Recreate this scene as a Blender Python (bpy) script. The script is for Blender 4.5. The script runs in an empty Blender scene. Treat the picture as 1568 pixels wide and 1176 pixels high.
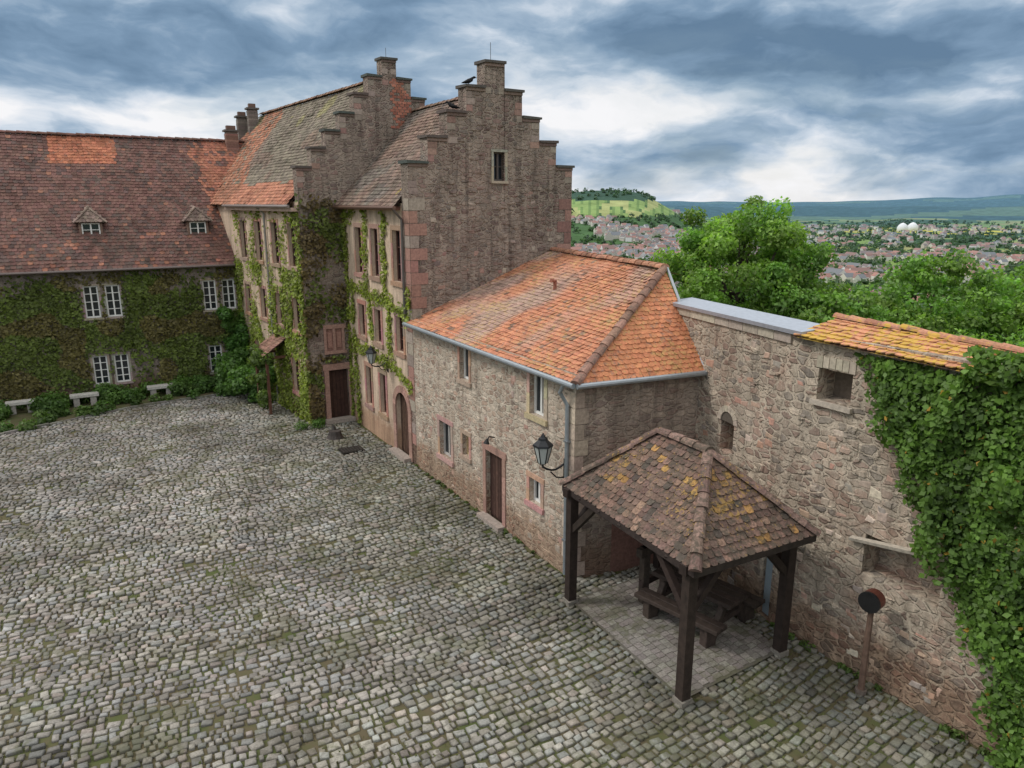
import bpy, math, random
import numpy as np
from mathutils import Vector, noise as mn
random.seed(7); rng=np.random.default_rng(7)
S=bpy.context.scene
# ------------------------------------------------------------------ nodes helpers
def new_mat(name):
    m=bpy.data.materials.new(name); m.use_nodes=True
    nt=m.node_tree; b=nt.nodes['Principled BSDF']; return m,nt,b
def N(nt,t,**k):
    n=nt.nodes.new(t)
    for a,v in k.items(): setattr(n,a,v)
    return n
def noise(nt,vec,scale,detail=4,rough=.55):
    n=N(nt,'ShaderNodeTexNoise'); n.inputs['Scale'].default_value=scale
    n.inputs['Detail'].default_value=detail; n.inputs['Roughness'].default_value=rough
    nt.links.new(vec,n.inputs['Vector']); return n
def ramp(nt,fac,stops,interp='LINEAR'):
    r=N(nt,'ShaderNodeValToRGB'); r.color_ramp.interpolation=interp
    el=r.color_ramp.elements
    while len(el)<len(stops): el.new(.5)
    for e,(p,c) in zip(el,stops):
        e.position=p; e.color=(c,c,c,1) if isinstance(c,(int,float)) else (*c,1)
    nt.links.new(fac,r.inputs[0]); return r.outputs[0]
def mix(nt,fac,a,b,mode='MIX'):
    m=N(nt,'ShaderNodeMixRGB',blend_type=mode)
    for i,x in enumerate((fac,a,b)):
        if hasattr(x,'links'): nt.links.new(x,m.inputs[i])
        elif i==0: m.inputs[0].default_value=x
        else: m.inputs[i].default_value=(*x,1)
    return m.outputs[0]
def mapping(nt,vec,scale,loc=(0,0,0)):
    m=N(nt,'ShaderNodeMapping'); m.inputs['Scale'].default_value=scale; m.inputs['Location'].default_value=loc
    nt.links.new(vec,m.inputs['Vector']); return m.outputs[0]
def bump(nt,b,h,strength,dist=.02):
    n=N(nt,'ShaderNodeBump'); n.inputs['Strength'].default_value=strength; n.inputs['Distance'].default_value=dist
    nt.links.new(h,n.inputs['Height']); nt.links.new(n.outputs[0],b.inputs['Normal'])
MATS={}
def attr_mat(name,rough=.85,nscale=14,var=(.7,1.25),bs=.3,bd=.01,metal=0,spec=.3,spots=None,streak=0,big=0):
    m,nt,b=new_mat(name); a=N(nt,'ShaderNodeAttribute',attribute_name='Col')
    tc=N(nt,'ShaderNodeTexCoord').outputs['Object']
    n=noise(nt,tc,nscale,6,.65)
    v=ramp(nt,n.outputs['Fac'],[(.3,var[0]),(.7,var[1])])
    c=mix(nt,1,a.outputs['Color'],v,'MULTIPLY')
    if spots:
        for (colr,sc,th,am,bg_) in spots:
            s1=noise(nt,mapping(nt,tc,(1,1,1),(sc,3,1)),sc,5,.7); s2=noise(nt,mapping(nt,tc,(1,1,1),(1,sc,7)),.7,3)
            ad=N(nt,'ShaderNodeMath',operation='MULTIPLY_ADD'); nt.links.new(s2.outputs['Fac'],ad.inputs[0]); ad.inputs[1].default_value=bg_; nt.links.new(s1.outputs['Fac'],ad.inputs[2])
            c=mix(nt,ramp(nt,ad.outputs[0],[(min(.98,th+bg_*.5),0),(min(1,th+bg_*.5+.06),am)]),c,colr)
    if streak:
        sk=noise(nt,mapping(nt,tc,(2.2,2.2,.35),(3,3,3)),1,5,.65)
        c=mix(nt,1,c,ramp(nt,sk.outputs['Fac'],[(.36,1-streak),(.54,1.04)]),'MULTIPLY')
    if big:
        bn=noise(nt,mapping(nt,tc,(1,1,1),(11,5,0)),.55,6,.7)
        c=mix(nt,1,c,ramp(nt,bn.outputs['Fac'],[(.36,(1-big,(1-big)*.97,(1-big)*.88)),(.60,(1.1,1.1,1.1))]),'MULTIPLY')
    nt.links.new(c,b.inputs['Base Color'])
    b.inputs['Roughness'].default_value=rough; b.inputs['Metallic'].default_value=metal
    b.inputs['Specular IOR Level'].default_value=spec
    bump(nt,b,n.outputs['Fac'],bs,bd); MATS[name]=m; return m
attr_mat('solid'); attr_mat('tile',.9,22,(.65,1.3),.5,.01,spec=.2,spots=[((.12,.105,.085),6,.53,.5,.4)],streak=.32)
attr_mat('tile_lichen',.9,22,(.7,1.3),.5,.01,spec=.2,spots=[((.47,.33,.13),9,.565,.6,.6),((.22,.17,.14),7,.56,.5,.4)],streak=.12)
attr_mat('tile_cap',.9,22,(.7,1.3),.5,.01,spec=.2,spots=[((.55,.37,.06),8,.49,.8,.7),((.20,.16,.13),7,.58,.5,.3)])
attr_mat('tile_moss',.92,22,(.6,1.4),.6,.012,spec=.2,spots=[((.075,.065,.05),8,.50,.7,.3),((.36,.23,.07),13,.635,.7,.7),((.2,.19,.16),15,.62,.5,.2)])
attr_mat('cobble',.78,30,(.68,1.24),.5,.01,spec=.3,spots=[((.12,.125,.065),2.2,.55,.5,.6),((.13,.12,.10),5,.56,.55,.4)],big=.34)
attr_mat('wood',.75,9,(.6,1.3),.4,.01); attr_mat('metal',.45,10,(.85,1.1),.1,.004,.6,.5); attr_mat('paint',.5,8,(.9,1.05),.05,.003)
def leaf_mat():
    m,nt,b=new_mat('leaf'); a=N(nt,'ShaderNodeAttribute',attribute_name='Col')
    nt.links.new(a.outputs['Color'],b.inputs['Base Color']); b.inputs['Roughness'].default_value=.5
    b.inputs['Specular IOR Level'].default_value=.35
    t=N(nt,'ShaderNodeBsdfTranslucent'); nt.links.new(mix(nt,1,a.outputs['Color'],(1.25,1.45,.55),'MULTIPLY'),t.inputs[0])
    ms=N(nt,'ShaderNodeMixShader'); ms.inputs[0].default_value=.42
    nt.links.new(b.outputs[0],ms.inputs[1]); nt.links.new(t.outputs[0],ms.inputs[2])
    nt.links.new(ms.outputs[0],nt.nodes['Material Output'].inputs[0]); MATS['leaf']=m
leaf_mat()
def glass_mat():
    m,nt,b=new_mat('glass'); b.inputs['Base Color'].default_value=(.02,.025,.03,1)
    b.inputs['Roughness'].default_value=.12; b.inputs['Specular IOR Level'].default_value=.6
    tc=N(nt,'ShaderNodeTexCoord').outputs['Object']; n=noise(nt,tc,1.5,2); bump(nt,b,n.outputs['Fac'],.1,.02); MATS['glass']=m
glass_mat()
def stone_mat(name,cols,mortar,sc=(4.2,4.2,7),mw=.07,cover=None,cam=.5,bs=.7,stain=.5,patch=None,pam=.6,cov_a=.8,bd=.06,var=(.84,1.13),streak=.25):
    m,nt,b=new_mat(name); L=nt.links
    tc=N(nt,'ShaderNodeTexCoord').outputs['Object']
    n1=noise(nt,tc,3.2,5,.65)
    sub=N(nt,'ShaderNodeVectorMath',operation='MULTIPLY_ADD'); L.new(n1.outputs['Color'],sub.inputs[0])
    sub.inputs[1].default_value=(.24,.24,.10); L.new(tc,sub.inputs[2])
    mv=mapping(nt,sub.outputs[0],sc)
    v=N(nt,'ShaderNodeTexVoronoi'); v.inputs['Scale'].default_value=1; v.inputs['Randomness'].default_value=.85; L.new(mv,v.inputs['Vector'])
    d=N(nt,'ShaderNodeTexVoronoi',feature='DISTANCE_TO_EDGE'); d.inputs['Scale'].default_value=1; d.inputs['Randomness'].default_value=.85; L.new(mv,d.inputs['Vector'])
    sp=N(nt,'ShaderNodeSeparateColor'); L.new(v.outputs['Color'],sp.inputs[0])
    k=len(cols); base=ramp(nt,sp.outputs[0],[(i/k,c) for i,c in enumerate(cols)],'CONSTANT')
    base=mix(nt,1,base,ramp(nt,sp.outputs[1],[(0,var[0]),(1,var[1])]),'MULTIPLY')
    fine=noise(nt,tc,26,7,.75); mid=noise(nt,tc,7,5,.7)
    base=mix(nt,1,base,ramp(nt,mid.outputs['Fac'],[(.3,.78),(.7,1.2)]),'MULTIPLY')
    mm=N(nt,'ShaderNodeMath',operation='MULTIPLY_ADD'); L.new(mid.outputs['Fac'],mm.inputs[0]); mm.inputs[1].default_value=-.14; L.new(d.outputs['Distance'],mm.inputs[2])
    mk=ramp(nt,mm.outputs[0],[(0,0),(mw,1)])
    col=mix(nt,mk,mortar,base)
    h=mix(nt,1,mk,(1,1,1),'MULTIPLY')
    if patch:
        pn=noise(nt,mapping(nt,tc,(1,1,1),(7,3,1)),.9,6,.75)
        pf=ramp(nt,pn.outputs['Fac'],[(.50,0),(.66,pam)]); col=mix(nt,pf,col,patch)
    if cover:
        cn=noise(nt,mapping(nt,tc,(1,1,.8),(2,9,4)),.9,8,.75)
        cf=ramp(nt,cn.outputs['Fac'],[(cam-.09,0),(cam+.09,cov_a)]); col=mix(nt,cf,col,cover)
        h=mix(nt,cf,h,(.8,.8,.8))
    st=noise(nt,mapping(nt,tc,(1.1,1.1,.35)),1.3,7,.7)
    col=mix(nt,1,col,ramp(nt,st.outputs['Fac'],[(.34,1-stain),(.6,1.08)]),'MULTIPLY')
    sk=noise(nt,mapping(nt,tc,(5,5,.35),(3,3,3)),1,5,.65)
    col=mix(nt,1,col,ramp(nt,sk.outputs['Fac'],[(.36,1-streak),(.5,1)]),'MULTIPLY')
    col=mix(nt,1,col,ramp(nt,fine.outputs['Fac'],[(.25,.66),(.75,1.26)]),'MULTIPLY')
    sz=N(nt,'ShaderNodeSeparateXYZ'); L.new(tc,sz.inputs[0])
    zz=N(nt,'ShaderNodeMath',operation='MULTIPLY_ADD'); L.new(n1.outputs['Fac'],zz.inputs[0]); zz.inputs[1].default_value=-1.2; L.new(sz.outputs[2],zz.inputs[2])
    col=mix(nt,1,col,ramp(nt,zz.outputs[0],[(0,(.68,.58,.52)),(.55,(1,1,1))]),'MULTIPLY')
    L.new(col,b.inputs['Base Color']); b.inputs['Roughness'].default_value=.94; b.inputs['Specular IOR Level'].default_value=.12
    hh=mix(nt,.45,h,mix(nt,.5,fine.outputs['Fac'],mid.outputs['Fac'])); bump(nt,b,hh,bs,bd); MATS[name]=m
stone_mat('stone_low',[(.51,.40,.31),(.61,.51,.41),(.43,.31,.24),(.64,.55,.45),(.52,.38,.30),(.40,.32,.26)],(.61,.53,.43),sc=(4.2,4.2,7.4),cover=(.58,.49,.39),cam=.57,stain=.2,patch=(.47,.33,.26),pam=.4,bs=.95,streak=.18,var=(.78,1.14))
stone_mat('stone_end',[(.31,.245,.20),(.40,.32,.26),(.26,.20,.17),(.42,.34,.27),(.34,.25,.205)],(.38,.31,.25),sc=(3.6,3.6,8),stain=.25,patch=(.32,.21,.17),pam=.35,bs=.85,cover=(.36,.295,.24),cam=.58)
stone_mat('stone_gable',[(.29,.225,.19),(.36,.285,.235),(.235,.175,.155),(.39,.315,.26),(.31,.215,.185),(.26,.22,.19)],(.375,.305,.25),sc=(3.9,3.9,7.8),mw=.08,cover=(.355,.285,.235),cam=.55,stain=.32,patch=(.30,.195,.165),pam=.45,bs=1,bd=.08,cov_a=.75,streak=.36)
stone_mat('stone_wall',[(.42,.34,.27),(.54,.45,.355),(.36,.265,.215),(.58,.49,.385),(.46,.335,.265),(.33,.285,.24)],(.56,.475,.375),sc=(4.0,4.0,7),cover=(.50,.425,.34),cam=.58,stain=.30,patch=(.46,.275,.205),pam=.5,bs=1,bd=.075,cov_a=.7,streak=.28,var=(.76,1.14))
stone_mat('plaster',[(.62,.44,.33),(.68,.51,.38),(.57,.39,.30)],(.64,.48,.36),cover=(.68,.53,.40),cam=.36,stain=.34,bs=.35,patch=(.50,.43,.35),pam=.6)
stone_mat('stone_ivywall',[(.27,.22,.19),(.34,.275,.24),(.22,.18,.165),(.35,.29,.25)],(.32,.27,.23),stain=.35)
# ------------------------------------------------------------------ mesh builder
class MB:
    def __init__(s): s.v=[];s.f=[];s.m=[];s.c=[];s.mats=[]
    def mi(s,n):
        if n not in s.mats: s.mats.append(n)
        return s.mats.index(n)
    def add(s,vs,fs,mat='solid',col=(.5,.5,.5)):
        o=len(s.v); s.v.extend([tuple(p) for p in vs]); k=s.mi(mat)
        for f in fs: s.f.append([i+o for i in f]); s.m.append(k); s.c.append(col)
    def build(s,name,parent=None,smooth=False,bevel=0):
        me=bpy.data.meshes.new(name); me.from_pydata(s.v,[],s.f); 
        for n in s.mats: me.materials.append(MATS[n])
        me.polygons.foreach_set('material_index',s.m)
        ls=np.array([len(f) for f in s.f]); c=np.array([(x[0],x[1],x[2],1) for x in s.c],dtype=np.float32)
        a=me.color_attributes.new('Col','FLOAT_COLOR','CORNER'); a.data.foreach_set('color',np.repeat(c,ls,axis=0).ravel())
        if smooth: me.polygons.foreach_set('use_smooth',[True]*len(s.f))
        me.update(); ob=bpy.data.objects.new(name,me); S.collection.objects.link(ob)
        if parent: ob.parent=parent
        if bevel:
            bv=ob.modifiers.new('b','BEVEL'); bv.width=bevel; bv.segments=1; bv.limit_method='ANGLE'
        return ob
def np_mesh(name,verts,faces,cols,mat,parent=None,smooth=False):
    me=bpy.data.meshes.new(name); nv=len(verts); nf=len(faces)
    me.vertices.add(nv); me.vertices.foreach_set('co',np.asarray(verts,dtype=np.float32).ravel())
    me.loops.add(nf*4); me.loops.foreach_set('vertex_index',np.asarray(faces,dtype=np.int32).ravel())
    me.polygons.add(nf); me.polygons.foreach_set('loop_start',np.arange(nf,dtype=np.int32)*4)
    try: me.polygons.foreach_set('loop_total',np.full(nf,4,dtype=np.int32))
    except Exception: pass
    me.update(calc_edges=True); me.validate()
    c=np.ones((nf,4),dtype=np.float32); c[:,:3]=cols
    a=me.color_attributes.new('Col','FLOAT_COLOR','CORNER'); a.data.foreach_set('color',np.repeat(c,4,axis=0).ravel())
    me.materials.append(MATS[mat])
    if smooth: me.polygons.foreach_set('use_smooth',np.ones(nf,dtype=bool))
    ob=bpy.data.objects.new(name,me); S.collection.objects.link(ob)
    if parent: ob.parent=parent
    return ob
def empty(name,loc=(0,0,0)):
    e=bpy.data.objects.new(name,None); e.empty_display_size=.2; S.collection.objects.link(e); return e
BF=[(0,3,2,1),(4,5,6,7),(0,1,5,4),(1,2,6,5),(2,3,7,6),(3,0,4,7)]
def hexa(mb,p,mat='solid',col=(.5,.5,.5)): mb.add(p,BF,mat,col)
class Fr:
    def __init__(s,o,d,n):
        s.o=Vector((o[0],o[1],0)); s.d=Vector((d[0],d[1],0)).normalized(); s.n=Vector((n[0],n[1],0)).normalized()
    def p(s,a,o,z): return s.o+s.d*a+s.n*o+Vector((0,0,z))
def fbox(mb,F,a0,a1,o0,o1,z0,z1,mat='solid',col=(.5,.5,.5)):
    hexa(mb,[F.p(a0,o0,z0),F.p(a1,o0,z0),F.p(a1,o1,z0),F.p(a0,o1,z0),F.p(a0,o0,z1),F.p(a1,o0,z1),F.p(a1,o1,z1),F.p(a0,o1,z1)],mat,col)
def wall(mb,F,a0,a1,z0,z1,ops,mat,reveal=.25,off=0):
    xs=sorted(set([a0,a1]+[o[0] for o in ops]+[o[1] for o in ops])); zs=sorted(set([z0,z1]+[o[2] for o in ops]+[o[3] for o in ops]))
    for i in range(len(xs)-1):
        for j in range(len(zs)-1):
            cx=(xs[i]+xs[i+1])/2; cz=(zs[j]+zs[j+1])/2
            if any(o[0]<cx<o[1] and o[2]<cz<o[3] for o in ops): continue
            mb.add([F.p(xs[i],off,zs[j]),F.p(xs[i+1],off,zs[j]),F.p(xs[i+1],off,zs[j+1]),F.p(xs[i],off,zs[j+1])],[(0,1,2,3)],mat)
    for o in ops:
        a,b,c,d=o[:4]; r=off-reveal
        q=[F.p(a,off,c),F.p(b,off,c),F.p(b,off,d),F.p(a,off,d),F.p(a,r,c),F.p(b,r,c),F.p(b,r,d),F.p(a,r,d)]
        mb.add(q,[(0,1,5,4),(1,2,6,5),(2,3,7,6),(3,0,4,7)],mat)
        if len(o)>4: mb.add(q[4:],[(0,1,2,3)],mat if o[4]==1 else 'solid',(.13,.105,.085))
SAND=(.38,.23,.185); WHITE=(.78,.78,.75)
def window(mb,F,a0,a1,z0,z1,sur=.12,scol=SAND,frame=WHITE,mull=1,bars=2,depth=.16,fw=.055,off=0):
    d=off-depth
    mb.add([F.p(a0,d-.02,z0),F.p(a1,d-.02,z0),F.p(a1,d-.02,z1),F.p(a0,d-.02,z1)],[(0,1,2,3)],'glass')
    fbox(mb,F,a0+.003,a0+fw,d-.01,d+.04,z0+.003,z1-.003,'paint',frame); fbox(mb,F,a1-fw,a1-.003,d-.01,d+.04,z0+.003,z1-.003,'paint',frame)
    fbox(mb,F,a0+fw,a1-fw,d-.01,d+.04,z0+.003,z0+fw+.01,'paint',frame); fbox(mb,F,a0+fw,a1-fw,d-.01,d+.04,z1-fw,z1-.003,'paint',frame)
    for i in range(mull):
        c=a0+(a1-a0)*(i+1)/(mull+1); fbox(mb,F,c-.03,c+.03,d-.008,d+.045,z0+fw+.01,z1-fw,'paint',frame)
    for i in range(bars):
        c=z0+(z1-z0)*(i+1)/(bars+1); fbox(mb,F,a0+fw,a1-fw,d-.006,d+.03,c-.014,c+.014,'paint',frame)
    if sur:
        s=sur; j=lambda:random.uniform(.9,1.12); cc=lambda:tuple(x*random.uniform(.85,1.15) for x in scol)
        nb=max(2,int((z1-z0)/.4))
        for i in range(nb):
            za=z0+(z1-z0)*i/nb; zb=z0+(z1-z0)*(i+1)/nb-.008
            fbox(mb,F,a0-s*j(),a0,off+.002,off+.022,za,zb,'solid',cc()); fbox(mb,F,a1,a1+s*j(),off+.002,off+.022,za,zb,'solid',cc())
        fbox(mb,F,a0-s*1.1,a1+s*1.1,off+.002,off+.026,z1,z1+s,'solid',cc()); fbox(mb,F,a0-s*1.2,a1+s*1.2,off+.002,off+.07,z0-s,z0,'solid',cc())
def tube(mb,pts,r,n=8,mat='solid',col=(.5,.5,.5),cap=True):
    pts=[Vector(p) for p in pts]; rs=r if isinstance(r,(list,tuple)) else [r]*len(pts); vs=[];fs=[]
    for i,p in enumerate(pts):
        t=(pts[min(i+1,len(pts)-1)]-pts[max(i-1,0)]).normalized()
        a=t.cross(Vector((0,0,1))); 
        if a.length<.05: a=t.cross(Vector((1,0,0)))
        a.normalize(); b=t.cross(a)
        for k in range(n): vs.append(p+(a*math.cos(2*math.pi*k/n)+b*math.sin(2*math.pi*k/n))*rs[i])
    for i in range(len(pts)-1):
        for k in range(n): fs.append((i*n+k,i*n+(k+1)%n,(i+1)*n+(k+1)%n,(i+1)*n+k))
    if cap: fs.append(tuple(range(n))[::-1]); fs.append(tuple(range((len(pts)-1)*n,len(pts)*n)))
    mb.add(vs,fs,mat,col)
def jit(c,a=.2):
    k=random.uniform(1-a,1+a); return (c[0]*k,c[1]*k*random.uniform(.95,1.05),c[2]*k)
def tile_quad(mb,p00,p10,p11,p01,colfn,tw=.18,th=.15,mat='tile',sag=0):
    p00,p10,p11,p01=map(Vector,(p00,p10,p11,p01))
    n=(p10-p00).cross(p01-p00).normalized()
    if n.z<0: n=-n
    low=[p-n*(.03+sag) for p in (p00,p10,p11,p01)]
    mb.add(low,[(0,1,2,3)] if (p11-p01).length>.01 else [(0,1,2)],mat,(.10,.06,.045))
    H=max(((p01+p11)/2-(p00+p10)/2).length,.1); rows=int(H/th)
    for j in range(rows):
        v=j/rows; a=p00.lerp(p01,v); b=p10.lerp(p11,v); L=(b-a).length
        if L<tw*.7: continue
        x=(b-a).normalized(); v2=min(1,(j+1.5)/rows); up=(p00.lerp(p01,v2)+p10.lerp(p11,v2)-a-b)/2
        up=up-x*up.dot(x); 
        if up.length<.01: up=n.cross(x)
        up.normalize(); hh=th*1.35; cnt=max(1,round(L/tw)); w=L/cnt; sh=.5*w if j%2 else 0; rj=random.gauss(0,.006)
        for i in range(cnt+(1 if sh else 0)):
            x0=i*w-sh; x1=x0+w*.985; x0=max(x0,0); x1=min(x1,L)
            if x1-x0<.02: continue
            c=(x0+x1)/2; W=(x1-x0)/2; zj=random.gauss(0,.004); bl=.032+zj; sl=random.gauss(0,.005)
            sg=sag*nz(a+x*c,.45,11)-sag*.3 if sag else 0
            P=lambda dx,dy,dz: a+x*(c+dx)+up*dy+n*(dz+sg)
            o=random.gauss(0,.005)+rj
            vs=[P(-W,hh,.006),P(W,hh,.006),P(W,.035+o,bl-.006+sl),P(W*.6,o,bl+sl),P(-W*.6,o,bl-sl),P(-W,.035+o,bl-.006-sl)]
            vs+=[q-n*.02 for q in vs[2:]]
            mb.add(vs,[(0,5,4,3,2,1),(2,3,7,6),(3,4,8,7),(4,5,9,8)],mat,colfn(c/L,v,a+x*c))
def ridge_caps(mb,p,q,colfn,r=.11,sl=.36,mat='tile'):
    p=Vector(p);q=Vector(q);L=(q-p).length;t=(q-p).normalized(); a=t.cross(Vector((0,0,1))).normalized(); up=a.cross(t)
    k=int(L/sl)+1; sl=L/k
    for i in range(k):
        jz=up*random.gauss(0,.006)+a*random.gauss(0,.008)
        s0=p+t*(i*sl-.03)+jz; s1=p+t*((i+1)*sl)+jz; vs=[]
        for s,rr,lf in((s0,r*1.12,.012),(s1,r*.95,0)):
            for m in range(7):
                g=math.pi*m/6; vs.append(s+a*math.cos(g)*rr+up*(math.sin(g)*rr*.8+lf))
        mb.add(vs,[(m,m+1,m+8,m+7) for m in range(6)]+[tuple(range(7))],mat,colfn(0,0,s0))
def leaves(name,parent,pos,nrm,size,cols,jn=.6):
    pos=np.asarray(pos);nrm=np.asarray(nrm,dtype=float);n=len(pos)
    nr=nrm+rng.normal(0,jn,(n,3)); nr/=np.linalg.norm(nr,axis=1)[:,None]+1e-9
    t=np.cross(nr,rng.normal(0,1,(n,3))); t/=np.linalg.norm(t,axis=1)[:,None]+1e-9; b=np.cross(nr,t)
    sz=(size*rng.uniform(.6,1.3,n))[:,None]
    v=np.stack([pos-t*sz*.5,pos+b*sz*.38-nr*sz*.08,pos+t*sz*.55,pos-b*sz*.38-nr*sz*.08],axis=1).reshape(-1,3)
    f=np.arange(n*4).reshape(-1,4); return np_mesh(name,v,f,cols,'leaf',parent)
def nz(p,s=1.,o=0): return mn.noise(Vector((p[0]*s+o,p[1]*s+o,p[2]*s)))
# ------------------------------------------------------------------ layout (metres)
d1=Vector((-.513,.858,0)); e=Vector((.858,.513,0))
A=Vector((1.4,15.45,0)); E=Vector((-7.87,27.73,0)); P=Vector((-13.1,35.0,0)); K=Vector((4.35,16.6,0))
J=Vector((3.9,18.0,0)); Vx=Vector((5.4,13.66,0)); g3=Vector((.508,-.861,0))
H=8.5
# ------------------------------------------------------------------ terrain
def sst(a,b,x):
    t=min(1,max(0,(x-a)/(b-a))); return t*t*(3-2*t)
def terr(x,y):
    w=(x-1.4)*.858+(y-15.45)*.513; s=-(x-1.4)*.513+(y-15.45)*.858
    d=max(w-9,s-50,-w-45,-s-45,0)
    r=math.hypot(x,y); a=math.degrees(math.atan2(x,y))
    if d<=0: return -.035
    z=-92*(1-math.exp(-d/130))
    if r>500:
        z+=136*math.exp(-((r-2350)/560)**2)*(1-sst(8,17,abs(a-0)))*(1+.05*nz((a*.35,0,0)))
        z+=28*math.exp(-((r-4300)/600)**2)*(.5+nz((a*.12,3,0)))
        z+=(72+44*nz((a*.15,1.7,4)))*math.exp(-((r-6200)/700)**2)
        z+=(118+44*nz((a*.09,7.7,1))+16*nz((a*.4,2,1))+40*sst(20,34,a))*sst(6600,9000,r)
        z+=6*nz((x/500,y/500,0))*sst(500,1500,r)
    return z
az=np.concatenate([np.arange(-180,-40,4),np.arange(-40,-4,1.5),np.arange(-4,44,.2),np.arange(44,180,4)])
rad=np.concatenate([[.5,3,8,14,20],np.arange(24,80,4),np.geomspace(82,1000,36),np.geomspace(1040,9600,110),[10500,14000]])
tv=[];tcx=[]
for r in rad:
    for a in az:
        x=r*math.sin(math.radians(a)); y=r*math.cos(math.radians(a)); tv.append((x,y,terr(x,y)))
na=len(az); tf=[]
for i in range(len(rad)-1):
    for j in range(na):
        j2=(j+1)%na; a0=i*na+j; q=(a0,i*na+j2,(i+1)*na+j2,(i+1)*na+j); tf.append(q)
        c=[(tv[q[0]][k]+tv[q[2]][k])/2 for k in range(3)]; r=math.hypot(c[0],c[1]); aa=math.degrees(math.atan2(c[0],c[1]))
        if r<75 and c[2]>-.5: col=(.105,.098,.066)
        else:
            f=nz((c[0]/260,c[1]/260,0)); 
            col=(.04,.08,.022) if f>-.02 or r<700 else ((.18,.26,.07) if nz((c[0]/150,c[1]/150,5))>-.1 else (.28,.27,.12))
            if 1500<r<2500 and 4.5<aa<14:
                hh=c[2]
                if -25<hh<16:
                    pl=nz((aa*.9,hh/26,2)); col=(.22,.30,.10) if pl>-.1 else (.34,.35,.16)
                    if pl>.0 and j%3==0: col=(.14,.21,.06)
                    if abs(pl+.1)<.03: col=(.07,.12,.03)
                elif hh>=16: col=(.035,.065,.03)
                else: col=(.06,.11,.03)
            if 2900<r<3500 and aa>24 and nz((c[0]/200,c[1]/90,9))>.0: col=(.55,.48,.05)
            if r>5000: col=(.02,.05,.04) if nz((c[0]/700,c[1]/500,2))>-.25 else (.13,.19,.08)
            if 5000<r<6600: col=tuple(k*.8 for k in col)
            h=1-math.exp(-(r/6200)**1.5); hc=(.085,.165,.30); col=tuple(col[k]*(1-h)+hc[k]*h for k in range(3))  # aerial haze painted into the face colours, bluer with distance
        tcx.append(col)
def terr_mat():
    m,nt,b=new_mat('terrain'); a=N(nt,'ShaderNodeAttribute',attribute_name='Col'); tc=N(nt,'ShaderNodeTexCoord').outputs['Object']
    n=noise(nt,tc,.02,8,.7); n2=noise(nt,tc,1.1,8,.7)
    c=mix(nt,1,a.outputs['Color'],ramp(nt,n.outputs['Fac'],[(.3,.75),(.7,1.3)]),'MULTIPLY')
    c=mix(nt,1,c,ramp(nt,n2.outputs['Fac'],[(.38,(.8,1.05,.6)),(.58,(1.15,1.03,.95))]),'MULTIPLY')
    nt.links.new(c,b.inputs['Base Color']); b.inputs['Roughness'].default_value=1; b.inputs['Specular IOR Level'].default_value=.05
    MATS['terrain']=m
terr_mat()
np_mesh('terrain_ground',np.array(tv),np.array(tf),np.array(tcx),'terrain',smooth=True)
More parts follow.
